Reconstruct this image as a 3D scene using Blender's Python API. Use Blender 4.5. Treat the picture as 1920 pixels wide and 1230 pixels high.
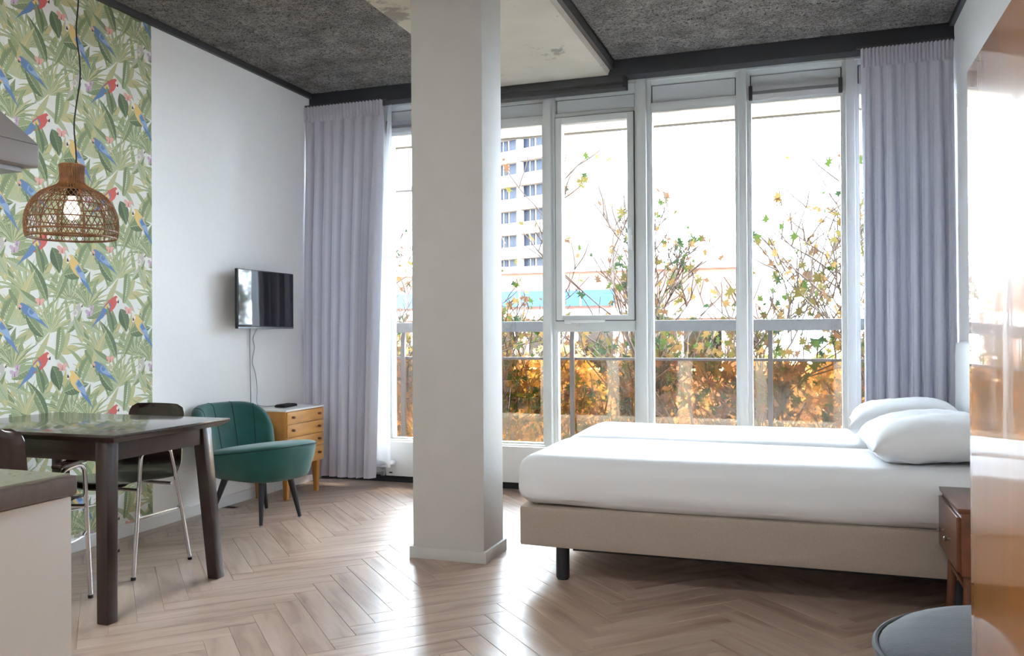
import bpy, bmesh, math, random
from math import sin, cos, pi, sqrt, radians, atan2, tan
from mathutils import Vector, Matrix, noise

for o in list(bpy.data.objects): bpy.data.objects.remove(o, do_unlink=True)
S = bpy.context.scene
COL = S.collection

# ------------------------------------------------------------------ camera
YAW, PITCH, ROLL, FPX, CAMH = radians(19.198), radians(0.254), radians(-0.302), 1590.3, 1.15
_f = Vector((-sin(YAW)*cos(PITCH), cos(YAW)*cos(PITCH), sin(PITCH)))
_r = _f.cross(Vector((0, 0, 1))).normalized(); _u = _r.cross(_f)
_R = _r*cos(ROLL) + _u*sin(ROLL); _U = _u*cos(ROLL) - _r*sin(ROLL)
cam = bpy.data.objects.new('camera', bpy.data.cameras.new('camera'))
COL.objects.link(cam)
cam.data.sensor_width = 36.0; cam.data.lens = 36.0*FPX/1920.0
cam.data.clip_start = 0.02; cam.data.clip_end = 600
m = Matrix((_R, _U, -_f)).transposed().to_4x4(); m.translation = Vector((0, 0, CAMH))
cam.matrix_world = m
S.camera = cam
def at(px, py, X=None, Y=None, Z=None):
    """direction of a photo pixel, cut with the plane the thing touches"""
    d = _f + _R*((px-960)/FPX) - _U*((py-615)/FPX)
    t = X/d.x if X is not None else Y/d.y if Y is not None else (Z-CAMH)/d.z
    return Vector((0, 0, CAMH)) + d*t

# ------------------------------------------------------------------ world, sun, exposure
W = bpy.data.worlds.new('bright_sky'); S.world = W; W.use_nodes = True
bg = W.node_tree.nodes['Background']
bg.inputs[0].default_value = (0.75, 0.875, 1.0, 1); bg.inputs[1].default_value = 14.5
sun = bpy.data.objects.new('sun', bpy.data.lights.new('sun', 'SUN')); COL.objects.link(sun)
sun.data.energy = 7.0; sun.data.angle = radians(0.6); sun.data.color = (1.0, 0.86, 0.66)
sun.rotation_euler = Vector((0.20, 0.50, 0.86)).to_track_quat('Z', 'Y').to_euler()
S.view_settings.view_transform = 'Standard'; S.view_settings.look = 'None'
S.view_settings.gamma = 1.0; S.view_settings.use_curve_mapping = False
S.view_settings.exposure = 1.4
S.cycles.max_bounces = 12; S.cycles.diffuse_bounces = 6; S.cycles.transparent_max_bounces = 24

# ------------------------------------------------------------------ helpers
def lin(c):
    return tuple(((v/255.0)/12.92 if v/255.0 <= 0.04045 else ((v/255.0+0.055)/1.055)**2.4) for v in c)
def mat(name, rgb, rough=0.6, metal=0.0, var=0.0, scale=20.0, stretch=(1, 1, 1), bump=0.0, bscale=None, coat=0.0, sheen=0.0, rand=0.0, detail=4.0, coords='Object', spec=0.5, distort=0.0):
    """principled material, optional two-tone noise, bump and a per-object shift"""
    M = bpy.data.materials.new(name); M.use_nodes = True
    N = M.node_tree.nodes; L = M.node_tree.links; b = N['Principled BSDF']
    c = lin(rgb); b.inputs['Base Color'].default_value = (*c, 1)
    b.inputs['Roughness'].default_value = rough; b.inputs['Metallic'].default_value = metal
    b.inputs['Specular IOR Level'].default_value = spec
    b.inputs['Coat Weight'].default_value = coat; b.inputs['Coat Roughness'].default_value = 0.06
    b.inputs['Sheen Weight'].default_value = sheen
    if var or bump or rand:
        tc = N.new('ShaderNodeTexCoord'); mp = N.new('ShaderNodeMapping')
        mp.inputs['Scale'].default_value = stretch
        L.new(tc.outputs[coords], mp.inputs['Vector'])
        if rand:
            oi = N.new('ShaderNodeObjectInfo'); mu = N.new('ShaderNodeVectorMath'); mu.operation = 'SCALE'
            mu.inputs[0].default_value = (17.3, 9.1, 5.7); L.new(oi.outputs['Random'], mu.inputs['Scale']); L.new(mu.outputs[0], mp.inputs['Location'])
        nz = N.new('ShaderNodeTexNoise'); nz.inputs['Scale'].default_value = scale; nz.inputs['Detail'].default_value = detail; nz.inputs['Distortion'].default_value = distort
        L.new(mp.outputs[0], nz.inputs['Vector'])
        rp = N.new('ShaderNodeValToRGB'); e = rp.color_ramp.elements
        e[0].position, e[1].position = 0.3, 0.7
        e[0].color = (*[v*(1-var) for v in c], 1); e[1].color = (*[min(1, v*(1+var)) for v in c], 1)
        L.new(nz.outputs['Fac'], rp.inputs[0]); out = rp.outputs[0]
        if rand:
            hs = N.new('ShaderNodeHueSaturation'); mr = N.new('ShaderNodeMapRange')
            mr.inputs['To Min'].default_value = 1-rand; mr.inputs['To Max'].default_value = 1+rand
            L.new(oi.outputs['Random'], mr.inputs['Value']); L.new(mr.outputs[0], hs.inputs['Value']); L.new(out, hs.inputs['Color']); out = hs.outputs[0]
        L.new(out, b.inputs['Base Color'])
        if bump:
            bp = N.new('ShaderNodeBump'); bp.inputs['Strength'].default_value = bump; bp.inputs['Distance'].default_value = 0.01
            src = nz
            if bscale:
                src = N.new('ShaderNodeTexNoise'); src.inputs['Scale'].default_value = bscale; src.inputs['Detail'].default_value = 3
                L.new(mp.outputs[0], src.inputs['Vector'])
            L.new(src.outputs['Fac'], bp.inputs['Height']); L.new(bp.outputs[0], b.inputs['Normal'])
    return M

def tag(o, label=None, cat=None, group=None, kind=None):
    if label: o['label'] = label
    if cat: o['category'] = cat
    if group: o['group'] = group
    if kind: o['kind'] = kind
    return o
def empty(name, loc=(0, 0, 0), rz=0.0, **k):
    o = bpy.data.objects.new(name, None); COL.objects.link(o); o.location = loc; o.rotation_euler = (0, 0, rz)
    o.empty_display_size = 0.05
    return tag(o, **k)
def copy_tree(o, parent=None):
    c = o.copy(); COL.objects.link(c)
    if parent: c.parent = parent
    for ch in list(o.children): copy_tree(ch, c)
    return c

class MB:
    """collects shapes for ONE mesh object"""
    def __init__(s): s.v = []; s.f = []; s.m = []
    def add(s, vs, fs, mi=0):
        n = len(s.v); s.v += [tuple(p) for p in vs]; s.f += [tuple(i+n for i in f) for f in fs]; s.m += [mi]*len(fs); return s
    def box(s, x0, x1, y0, y1, z0, z1, mi=0):
        v = [(x, y, z) for z in (z0, z1) for y in (y0, y1) for x in (x0, x1)]
        return s.add(v, [(0, 2, 3, 1), (4, 5, 7, 6), (0, 1, 5, 4), (2, 6, 7, 3), (0, 4, 6, 2), (1, 3, 7, 5)], mi)
    def hexa(s, bot, top, mi=0):
        """two quads, counter-clockwise from above"""
        return s.add(list(bot)+list(top), [(3, 2, 1, 0), (4, 5, 6, 7), (0, 1, 5, 4), (1, 2, 6, 5), (2, 3, 7, 6), (3, 0, 4, 7)], mi)
    def prism(s, poly, axis, a, b, mi=0):
        n = len(poly)
        def P(p, t): return (t, p[0], p[1]) if axis == 'x' else (p[0], t, p[1]) if axis == 'y' else (p[0], p[1], t)
        v = [P(p, a) for p in poly]+[P(p, b) for p in poly]
        return s.add(v, [tuple(range(n))[::-1], tuple(range(n, 2*n))]+[(i, (i+1) % n, (i+1) % n+n, i+n) for i in range(n)], mi)
    def tube(s, path, r, n=8, closed=False, caps=True, mi=0):
        P = [Vector(p) for p in path]; k = len(P)
        rr = r if isinstance(r, (list, tuple)) else [r]*k
        t0 = ((P[1]-P[0]) if not closed else (P[1]-P[-1])).normalized()
        up = Vector((0, 0, 1)) if abs(t0.z) < 0.9 else Vector((1, 0, 0))
        nrm = (up - t0*up.dot(t0)).normalized(); vs = []; prev = t0
        for i in range(k):
            if closed: t = (P[(i+1) % k]-P[i-1]).normalized()
            else: t = (P[min(i+1, k-1)]-P[max(i-1, 0)]).normalized()
            q = prev.rotation_difference(t); nrm = q @ nrm; prev = t
            nrm = (nrm - t*nrm.dot(t)).normalized(); bn = t.cross(nrm)
            vs += [P[i]+(nrm*cos(2*pi*j/n)+bn*sin(2*pi*j/n))*rr[i] for j in range(n)]
        fs = []
        for i in range(k if closed else k-1):
            a, b = i*n, ((i+1) % k)*n
            fs += [(a+j, a+(j+1) % n, b+(j+1) % n, b+j) for j in range(n)]
        if caps and not closed: fs += [tuple(range(n))[::-1], tuple(range((k-1)*n, k*n))]
        return s.add(vs, fs, mi)
    def lathe(s, prof, n=24, c=(0, 0, 0), mi=0, sx=1, sy=1):
        vs = [(c[0]+p[0]*cos(2*pi*j/n)*sx, c[1]+p[0]*sin(2*pi*j/n)*sy, c[2]+p[1]) for p in prof for j in range(n)]
        fs = [(i*n+j, i*n+(j+1) % n, (i+1)*n+(j+1) % n, (i+1)*n+j) for i in range(len(prof)-1) for j in range(n)]
        fs += [tuple(range(n))[::-1], tuple(range((len(prof)-1)*n, len(prof)*n))]
        return s.add(vs, fs, mi)
    def grid(s, rows, closed_u=False, closed_v=False, mi=0):
        nu, nv = len(rows), len(rows[0]); fs = []
        for i in range(nu if closed_u else nu-1):
            for j in range(nv if closed_v else nv-1):
                a, b = i, (i+1) % nu; c, d = j, (j+1) % nv
                fs.append((a*nv+c, a*nv+d, b*nv+d, b*nv+c))
        return s.add([p for r in rows for p in r], fs, mi)
    def rbox(s, c, size, r, n=6, fn=None, mi=0):
        """rounded box: a subdivided cube pulled onto rounded edges; fn bends each vertex"""
        bm = bmesh.new(); bmesh.ops.create_cube(bm, size=2.0)
        bmesh.ops.subdivide_edges(bm, edges=bm.edges[:], cuts=n, use_grid_fill=True)
        h = Vector(size)*0.5; vs = []
        for v in bm.verts:
            p = Vector((_curve(v.co.x)*h.x, _curve(v.co.y)*h.y, _curve(v.co.z)*h.z))
            rr = min(r, h.x, h.y, h.z)
            q = Vector([max(-(h[i]-rr), min(h[i]-rr, p[i])) for i in range(3)]); d = p-q
            if d.length > 1e-9: p = q+d.normalized()*rr
            p = p+Vector(c); vs.append(fn(p) if fn else p)
        bm.verts.index_update(); fs = [tuple(v.index for v in f.verts) for f in bm.faces]; bm.free()
        return s.add(vs, fs, mi)
    def build(s, name, mats, parent=None, smooth=False, bevel=0.0, angle=40, seg=2, loc=None):
        me = bpy.data.meshes.new(name); me.from_pydata(s.v, [], s.f)
        if not isinstance(mats, (list, tuple)): mats = [mats]
        for q in mats: me.materials.append(q)
        if len(mats) > 1: me.polygons.foreach_set('material_index', s.m)
        bm = bmesh.new(); bm.from_mesh(me)
        bmesh.ops.recalc_face_normals(bm, faces=bm.faces[:])
        if bevel:
            es = [e for e in bm.edges if len(e.link_faces) == 2 and e.calc_face_angle(0) > radians(25)]
            bmesh.ops.bevel(bm, geom=es, offset=bevel, segments=seg, profile=0.6, affect='EDGES', clamp_overlap=True)
        bm.to_mesh(me); bm.free()
        if smooth or bevel:
            me.polygons.foreach_set('use_smooth', [True]*len(me.polygons))
            me.set_sharp_from_angle(angle=radians(angle if smooth else 18))
        me.update()
        o = bpy.data.objects.new(name, me); COL.objects.link(o)
        if parent: o.parent = parent
        if loc is not None: o.location = loc
        return o
def _curve(t):
    return math.copysign(abs(t)**0.72, t)
def box(name, M, x0, x1, y0, y1, z0, z1, parent=None, bevel=0.0, **k):
    return MB().box(x0, x1, y0, y1, z0, z1).build(name, M, parent, bevel=bevel, **k)
def spline(pts, n=8):
    P = [Vector(p) for p in pts]; P = [2*P[0]-P[1]]+P+[2*P[-1]-P[-2]]; out = []
    for i in range(1, len(P)-2):
        for j in range(n):
            t = j/n; a, b, c, d = P[i-1:i+3]
            out.append(0.5*((2*b)+(c-a)*t+(2*a-5*b+4*c-d)*t*t+(3*b-a-3*c+d)*t**3))
    return out+[P[-2]]

# ------------------------------------------------------------------ materials
M_wall = mat('white_wall_paint', (245, 246, 246), 0.75, bump=0.03, var=0.012, scale=40)
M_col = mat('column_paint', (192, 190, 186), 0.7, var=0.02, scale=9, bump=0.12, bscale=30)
M_trimw = mat('white_gloss_trim', (232, 233, 233), 0.35)
M_frame = mat('window_frame_paint', (216, 219, 218), 0.4, var=0.02, scale=6)
M_panelg = mat('grey_window_panel', (212, 216, 218), 0.5)
M_dark = mat('charcoal_trim', (62, 62, 64), 0.5)
M_black = mat('black_plinth', (38, 39, 45), 0.5)
M_chrome = mat('chrome', (215, 216, 220), 0.12, 1.0)
M_steel = mat('brushed_steel', (178, 179, 182), 0.3, 1.0)
M_alu = mat('aluminium_strip', (205, 206, 208), 0.35, 0.6)
M_wenge = mat('dark_wenge_wood', (50, 33, 31), 0.28, var=0.28, scale=14, stretch=(1, 1, 0.12), detail=6, coat=0.25)
M_wenge_top = mat('dark_wenge_top', (58, 46, 41), 0.2, var=0.25, scale=20, stretch=(0.15, 1, 1), detail=6, coat=0.5)
M_ply = mat('dark_chair_plywood', (48, 33, 30), 0.25, var=0.3, scale=18, stretch=(1, 1, 0.2), coat=0.3)
M_oak = mat('golden_oak_veneer', (208, 152, 82), 0.4, var=0.16, scale=16, stretch=(1, 0.25, 1), detail=6, coat=0.15, rand=0.06)
M_oakside = mat('golden_oak_side', (196, 138, 72), 0.4, var=0.12, scale=20, stretch=(1, 1, 0.15), detail=6, coat=0.15)
M_oakleg = mat('oak_leg', (190, 128, 62), 0.4, var=0.12, scale=30, stretch=(1, 1, 0.2))
M_walnut = mat('walnut_wood', (104, 62, 42), 0.35, var=0.4, scale=10, stretch=(1, 0.2, 1), detail=6, coat=0.2)
M_velvet = mat('green_velvet', (12, 80, 74), 0.75, var=0.2, scale=9, sheen=0.25, bump=0.1, bscale=200)
M_velvet_seam = mat('green_velvet_seam', (8, 52, 49), 0.7)
M_gvelvet = mat('grey_velvet', (40, 43, 48), 0.8, var=0.25, scale=7, stretch=(1, 3, 1), sheen=0.08, bump=0.15, bscale=90)
M_blackw = mat('black_lacquer_leg', (36, 38, 44), 0.35)
M_sheet = mat('white_cotton_sheet', (226, 227, 229), 0.85, var=0.01, scale=3, bump=0.12, bscale=9)
M_pillow = mat('white_pillow_cotton', (230, 231, 233), 0.85, bump=0.10, var=0.01, scale=3, bscale=11)
M_taupe = mat('taupe_bed_fabric', (168, 154, 142), 0.9, var=0.10, scale=260, bump=0.3, bscale=300)
M_curtain = mat('grey_curtain_cloth', (194, 193, 203), 0.9, var=0.07, scale=60, stretch=(1, 1, 8), sheen=0.2, bump=0.15, bscale=300)
M_lining = mat('white_curtain_lining', (228, 232, 236), 0.85)
M_tv = mat('black_tv_plastic', (18, 19, 22), 0.35)
M_screen = mat('glossy_black_screen', (7, 7, 9), 0.04, coat=0.6, spec=0.7)
M_cable = mat('grey_cable', (150, 156, 160), 0.5)
M_cabled = mat('black_cable', (28, 27, 27), 0.5)
M_rattan = mat('brown_rattan', (128, 84, 48), 0.5, var=0.35, scale=30)
M_worktop = mat('greige_worktop_edge', (112, 100, 92), 0.35, var=0.1, scale=90)
M_wtop = mat('greige_worktop_laminate', (150, 146, 128), 0.22, var=0.06, scale=90, coat=0.2)
M_cabw = mat('white_cabinet_front', (222, 218, 211), 0.45)
M_hood = mat('grey_hood_metal', (160, 158, 156), 0.45, 0.0)
M_rubber = mat('black_rubber', (25, 25, 26), 0.6)

def mat_floor():
    M = mat('herringbone_oak_vinyl', (178, 154, 136), 0.36, var=0.0, rand=0.05, scale=5, spec=0.55)
    N = M.node_tree.nodes; L = M.node_tree.links; b = N['Principled BSDF']
    mp = [n for n in N if n.type == 'MAPPING'][0]; mp.inputs['Scale'].default_value = (0.22, 1.6, 1)
    n1 = [n for n in N if n.type == 'TEX_NOISE'][0]; n1.inputs['Scale'].default_value = 9; n1.inputs['Detail'].default_value = 8; n1.inputs['Distortion'].default_value = 0.6
    r1 = [n for n in N if n.type == 'VALTORGB'][0]
    e = r1.color_ramp.elements; e[0].position = 0.28; e[1].position = 0.75
    e[0].color = (*lin((138, 112, 96)), 1); e[1].color = (*lin((184, 163, 148)), 1)
    g = r1.color_ramp.elements.new(0.48); g.color = (*lin((166, 143, 127)), 1)
    # growth-ring relief: waves along the board
    wv = N.new('ShaderNodeTexWave'); wv.wave_type = 'RINGS'; wv.inputs['Scale'].default_value = 3.2; wv.inputs['Distortion'].default_value = 7; wv.inputs['Detail'].default_value = 3
    L.new(mp.outputs[0], wv.inputs['Vector'])
    nf = N.new('ShaderNodeTexNoise'); nf.inputs['Scale'].default_value = 60; nf.inputs['Detail'].default_value = 4; L.new(mp.outputs[0], nf.inputs['Vector'])
    ad = N.new('ShaderNodeMath'); ad.operation = 'ADD'; L.new(wv.outputs['Fac'], ad.inputs[0]); L.new(nf.outputs['Fac'], ad.inputs[1])
    bp = N.new('ShaderNodeBump'); bp.inputs['Strength'].default_value = 0.16; bp.inputs['Distance'].default_value = 0.002
    L.new(ad.outputs[0], bp.inputs['Height']); L.new(bp.outputs[0], b.inputs['Normal'])
    rr = N.new('ShaderNodeMapRange'); rr.inputs['To Min'].default_value = 0.25; rr.inputs['To Max'].default_value = 0.40
    L.new(nf.outputs['Fac'], rr.inputs['Value']); L.new(rr.outputs[0], b.inputs['Roughness'])
    return M
M_floor = mat_floor()

def mat_woodwool():
    M = bpy.data.materials.new('dark_wood_wool'); M.use_nodes = True
    N = M.node_tree.nodes; L = M.node_tree.links; b = N['Principled BSDF']; b.inputs['Roughness'].default_value = 0.9
    tc = N.new('ShaderNodeTexCoord')
    def fib(scale, seed, sx, sy):
        mp = N.new('ShaderNodeMapping'); mp.inputs['Location'].default_value = (seed, seed*1.7, 0); mp.inputs['Rotation'].default_value = (0, 0, seed); mp.inputs['Scale'].default_value = (sx, sy, 1)
        L.new(tc.outputs['Object'], mp.inputs['Vector'])
        n = N.new('ShaderNodeTexNoise'); n.inputs['Scale'].default_value = scale; n.inputs['Detail'].default_value = 2.5; n.inputs['Distortion'].default_value = 1.6
        L.new(mp.outputs[0], n.inputs['Vector'])
        a = N.new('ShaderNodeMath'); a.operation = 'SUBTRACT'; a.inputs[1].default_value = 0.5; L.new(n.outputs['Fac'], a.inputs[0])
        ab = N.new('ShaderNodeMath'); ab.operation = 'ABSOLUTE'; L.new(a.outputs[0], ab.inputs[0])
        r = N.new('ShaderNodeMapRange'); r.inputs['From Min'].default_value = 0.0; r.inputs['From Max'].default_value = 0.045; r.inputs['To Min'].default_value = 1; r.inputs['To Max'].default_value = 0
        L.new(ab.outputs[0], r.inputs['Value']); return r.outputs[0]
    prev = None
    for i, (sc, sd, sx, sy) in enumerate(((34, 0.4, 0.5, 1), (34, 1.9, 0.5, 1), (46, 2.8, 0.6, 1), (40, 4.4, 1, 0.6))):
        o = fib(sc, sd, sx, sy)
        if prev is None: prev = o
        else:
            mx = N.new('ShaderNodeMath'); mx.operation = 'MAXIMUM'; L.new(prev, mx.inputs[0]); L.new(o, mx.inputs[1]); prev = mx.outputs[0]
    big = N.new('ShaderNodeTexNoise'); big.inputs['Scale'].default_value = 5; big.inputs['Detail'].default_value = 6; L.new(tc.outputs['Object'], big.inputs['Vector'])
    ml = N.new('ShaderNodeMath'); ml.operation = 'MULTIPLY'; L.new(prev, ml.inputs[0]); L.new(big.outputs['Fac'], ml.inputs[1])
    rp = N.new('ShaderNodeValToRGB'); e = rp.color_ramp.elements
    e[0].position = 0.0; e[0].color = (*lin((34, 33, 34)), 1); e[1].position = 0.6; e[1].color = (*lin((168, 163, 158)), 1)
    L.new(ml.outputs[0], rp.inputs[0]); L.new(rp.outputs[0], b.inputs['Base Color'])
    bp = N.new('ShaderNodeBump'); bp.inputs['Strength'].default_value = 0.9; bp.inputs['Distance'].default_value = 0.006
    L.new(ml.outputs[0], bp.inputs['Height']); L.new(bp.outputs[0], b.inputs['Normal'])
    return M
M_wool = mat_woodwool()

def mat_concrete():
    M = mat('cast_concrete', (190, 184, 170), 0.85, var=0.06, scale=4, detail=8, bump=0.1, bscale=40)
    N = M.node_tree.nodes; L = M.node_tree.links; b = N['Principled BSDF']; rp = [n for n in N if n.type == 'VALTORGB'][0]
    tc = [n for n in N if n.type == 'TEX_COORD'][0]
    n2 = N.new('ShaderNodeTexNoise'); n2.inputs['Scale'].default_value = 3.2; n2.inputs['Detail'].default_value = 9; n2.inputs['Roughness'].default_value = 0.7
    L.new(tc.outputs['Object'], n2.inputs['Vector'])
    r2 = N.new('ShaderNodeMapRange'); r2.inputs['From Min'].default_value = 0.585; r2.inputs['From Max'].default_value = 0.64; L.new(n2.outputs['Fac'], r2.inputs['Value'])
    mx = N.new('ShaderNodeMix'); mx.data_type = 'RGBA'; L.new(r2.outputs[0], mx.inputs['Factor']); L.new(rp.outputs[0], mx.inputs['A']); mx.inputs['B'].default_value = (*lin((140, 136, 126)), 1)
    L.new(mx.outputs['Result'], b.inputs['Base Color'])
    return M
M_conc = mat_concrete()

def translucent(M, k, rgb):
    N = M.node_tree.nodes; L = M.node_tree.links; b = N['Principled BSDF']; out = N['Material Output']
    t = N.new('ShaderNodeBsdfTranslucent'); t.inputs[0].default_value = (*lin(rgb), 1); mx = N.new('ShaderNodeMixShader'); mx.inputs[0].default_value = k
    L.new(b.outputs[0], mx.inputs[1]); L.new(t.outputs[0], mx.inputs[2]); L.new(mx.outputs[0], out.inputs[0])
translucent(M_curtain, 0.06, (150, 152, 165)); translucent(M_lining, 0.4, (225, 230, 238))
def mat_glass(name, tint, refl=0.06, rough=0.0):
    M = bpy.data.materials.new(name); M.use_nodes = True
    N = M.node_tree.nodes; L = M.node_tree.links; N.remove(N['Principled BSDF']); out = N['Material Output']
    t = N.new('ShaderNodeBsdfTransparent'); t.inputs[0].default_value = (*tint, 1)
    g = N.new('ShaderNodeBsdfGlossy'); g.inputs['Roughness'].default_value = rough
    fr = N.new('ShaderNodeFresnel'); fr.inputs[0].default_value = 1.45
    ml = N.new('ShaderNodeMath'); ml.operation = 'MULTIPLY'; ml.inputs[1].default_value = refl/0.035; ml.use_clamp = True
    mx = N.new('ShaderNodeMixShader'); L.new(fr.outputs[0], ml.inputs[0]); L.new(ml.outputs[0], mx.inputs[0])
    L.new(t.outputs[0], mx.inputs[1]); L.new(g.outputs[0], mx.inputs[2]); L.new(mx.outputs[0], out.inputs[0])
    return M
M_glass = mat_glass('clear_window_glass', (0.97, 0.98, 0.98), 0.03)
M_amber = mat_glass('bronze_balustrade_glass', (0.80, 0.64, 0.44), 0.04)

def mat_veneer():
    """polished veneer: wood under a thick clear lacquer, slightly wavy along the grain"""
    M = mat('polished_wood_veneer', (196, 126, 54), 0.32, var=0.14, scale=9, stretch=(1, 0.5, 0.06), detail=6, coat=1.0, spec=0.6)
    N = M.node_tree.nodes; L = M.node_tree.links; b = N['Principled BSDF']
    b.inputs['Coat Roughness'].default_value = 0.025; b.inputs['Coat IOR'].default_value = 1.5
    tc = [n for n in N if n.type == 'TEX_COORD'][0]
    mp = N.new('ShaderNodeMapping'); mp.inputs['Scale'].default_value = (1, 14, 0.25); L.new(tc.outputs['Object'], mp.inputs['Vector'])
    nz = N.new('ShaderNodeTexNoise'); nz.inputs['Scale'].default_value = 2.2; nz.inputs['Detail'].default_value = 5; L.new(mp.outputs[0], nz.inputs['Vector'])
    bp = N.new('ShaderNodeBump'); bp.inputs['Strength'].default_value = 0.05; bp.inputs['Distance'].default_value = 0.004
    L.new(nz.outputs['Fac'], bp.inputs['Height']); L.new(bp.outputs[0], b.inputs['Coat Normal'])
    return M
M_veneer = mat_veneer()

def mat_emit(name, rgb, strength):
    M = bpy.data.materials.new(name); M.use_nodes = True; b = M.node_tree.nodes['Principled BSDF']
    b.inputs['Base Color'].default_value = (*lin(rgb), 1); b.inputs['Emission Color'].default_value = (*lin(rgb), 1); b.inputs['Emission Strength'].default_value = strength
    return M

# ================================================================== THE ROOM
XL, XR, YW, YB, CZ, YBACK = -3.667, 0.853, 5.88, 5.736, 3.01, -2.6

# ---- floor: screed with herringbone boards on top
floor = box('floor', mat('floor_joint', (118, 100, 90), 0.7), XL, XR, YBACK, 6.0, -0.06, -0.004); tag(floor, kind='structure')
def clip(poly, a, b, c):
    """keep a*x+b*y<=c"""
    out = []
    for i in range(len(poly)):
        p, q = poly[i-1], poly[i]; dp, dq = a*p[0]+b*p[1]-c, a*q[0]+b*q[1]-c
        if (dp <= 0) != (dq <= 0):
            t = dp/(dp-dq); out.append((p[0]+(q[0]-p[0])*t, p[1]+(q[1]-p[1])*t))
        if dq <= 0: out.append(q)
    return out
PW, PL = 0.106, 0.636
def board_mesh(poly, mb):
    """board top with a chamfered edge; poly counter-clockwise"""
    n = len(poly); cx = sum(p[0] for p in poly)/n; cy = sum(p[1] for p in poly)/n
    def inset(d):
        out = []
        for i in range(n):
            p0, p, p1 = Vector(poly[i-1]), Vector(poly[i]), Vector(poly[(i+1) % n])
            e0 = (p-p0); e1 = (p1-p)
            if e0.length < 1e-6 or e1.length < 1e-6: out.append(p); continue
            n0 = Vector((-e0.y, e0.x)).normalized(); n1 = Vector((-e1.y, e1.x)).normalized()
            k = max(0.35, 1+n0.dot(n1)); out.append(p+(n0+n1)*(d/k))
        return out
    a = inset(0.0004); b = inset(0.0015)
    mb.add([(p[0], p[1], -0.005) for p in a]+[(p[0], p[1], -0.0012) for p in a]+[(p[0], p[1], 0.0) for p in b],
           [tuple(range(2*n, 3*n))]+[(i, (i+1) % n, (i+1) % n+n, i+n) for i in range(n)]+[(i+n, (i+1) % n+n, (i+1) % n+2*n, i+2*n) for i in range(n)])
full = MB(); board_mesh([(0, 0), (PL, 0), (PL, PW), (0, PW)], full)
proto_board = full.build('floor_board', M_floor, floor)
full_mesh = proto_board.data; used_proto = False
rest = MB(); BX0 = XL+0.105; r2 = sqrt(2)
OX, OY = -1.625, 3.0
cnt = 0
for j in range(-6, 6):
    for k in range(-60, 60):
        for kind in (0, 1):
            if kind == 0: a0, b0, la, lb = k*PW+j*PL, k*PW-j*PL, PL, PW
            else: a0, b0, la, lb = k*PW+PL+j*PL, k*PW+PW-PL-j*PL, PW, PL
            cs = [(a0, b0), (a0+la, b0), (a0+la, b0+lb), (a0, b0+lb)]
            P = [((a-b)/r2+OX, (a+b)/r2+OY) for a, b in cs]
            if max(p[0] for p in P) < BX0 or min(p[0] for p in P) > XR or max(p[1] for p in P) < YBACK or min(p[1] for p in P) > YW: continue
            Q = P; cutd = False
            for (a, b, c) in ((-1, 0, -BX0), (1, 0, XR), (0, -1, -YBACK), (0, 1, YW)):
                n0 = list(Q); Q = clip(Q, a, b, c)
                if Q != n0 and (len(Q) != len(n0) or any((Vector(u)-Vector(v)).length > 1e-6 for u, v in zip(sorted(Q), sorted(n0)))): cutd = True
                if len(Q) < 3: break
            if len(Q) < 3: continue
            Q = [q for i, q in enumerate(Q) if (Vector(q)-Vector(Q[i-1])).length > 1e-4]
            area = 0.5*abs(sum(Q[i-1][0]*Q[i][1]-Q[i][0]*Q[i-1][1] for i in range(len(Q))))
            if len(Q) < 3 or area < 2e-4: continue
            cx = sum(q[0] for q in Q)/len(Q); cy = sum(q[1] for q in Q)/len(Q)
            seen = cy > 2.35 and cnt < 280
            org = Vector(P[0]) if kind == 0 else Vector(P[1]); ang = pi/4 if kind == 0 else 3*pi/4
            if not seen:
                board_mesh(Q, rest); continue
            cnt += 1
            if not cutd:
                if not used_proto: o = proto_board; used_proto = True
                else: o = bpy.data.objects.new('floor_board', full_mesh); COL.objects.link(o); o.parent = floor
            else:
                ca, sa = cos(-ang), sin(-ang); loc = []
                for q in Q:
                    d = Vector(q)-org; loc.append((d.x*ca-d.y*sa, d.x*sa+d.y*ca))
                mb = MB(); board_mesh(loc, mb); o = mb.build('floor_board', M_floor, floor)
            o.location = (org.x, org.y, 0); o.rotation_euler = (0, 0, ang)
ro = rest.build('floor_boards_behind', M_floor, floor); tag(ro, kind='stuff')
for i in range(7):   # border boards along the left wall
    mb = MB(); board_mesh([(0, 0), (1.22, 0), (1.22, 0.1035), (0, 0.1035)], mb)
    o = mb.build('border_board', M_floor, floor); o.location = (XL+0.1045, YBACK+1.22*i if i < 6 else YW-1.22, 0); o.rotation_euler = (0, 0, pi/2)
    if i == 5: o.location.y = YBACK+1.22*5
# ---- left wall, with papered half
wl = box('wall_left', M_wall, XL-0.15, XL, YBACK, 6.0, -0.05, 3.2); tag(wl, kind='structure')
bl = empty('baseboard_left', (0, 0, 0), kind='structure')
for i, (a, b) in enumerate(((YBACK, 0.2), (0.203, 2.72), (2.723, 5.239), (5.242, 5.87))):
    MB().prism([(XL, 0), (XL+0.014, 0), (XL+0.014, 0.066), (XL+0.011, 0.07), (XL, 0.07)], 'y', a, b).build('skirting_board', M_trimw, bl)
wr = box('wall_right', M_wall, XR, XR+0.15, YBACK, 6.0, -0.05, 3.2); tag(wr, kind='structure')
wb = box('wall_back', M_wall, XL, XR, YBACK-0.15, YBACK, -0.05, 3.2); tag(wb, kind='structure')
wk = box('wall_kitchen', M_wall, -1.92, -1.80, YBACK, 1.13, 0.0, CZ+0.02); tag(wk, kind='structure')
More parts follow.
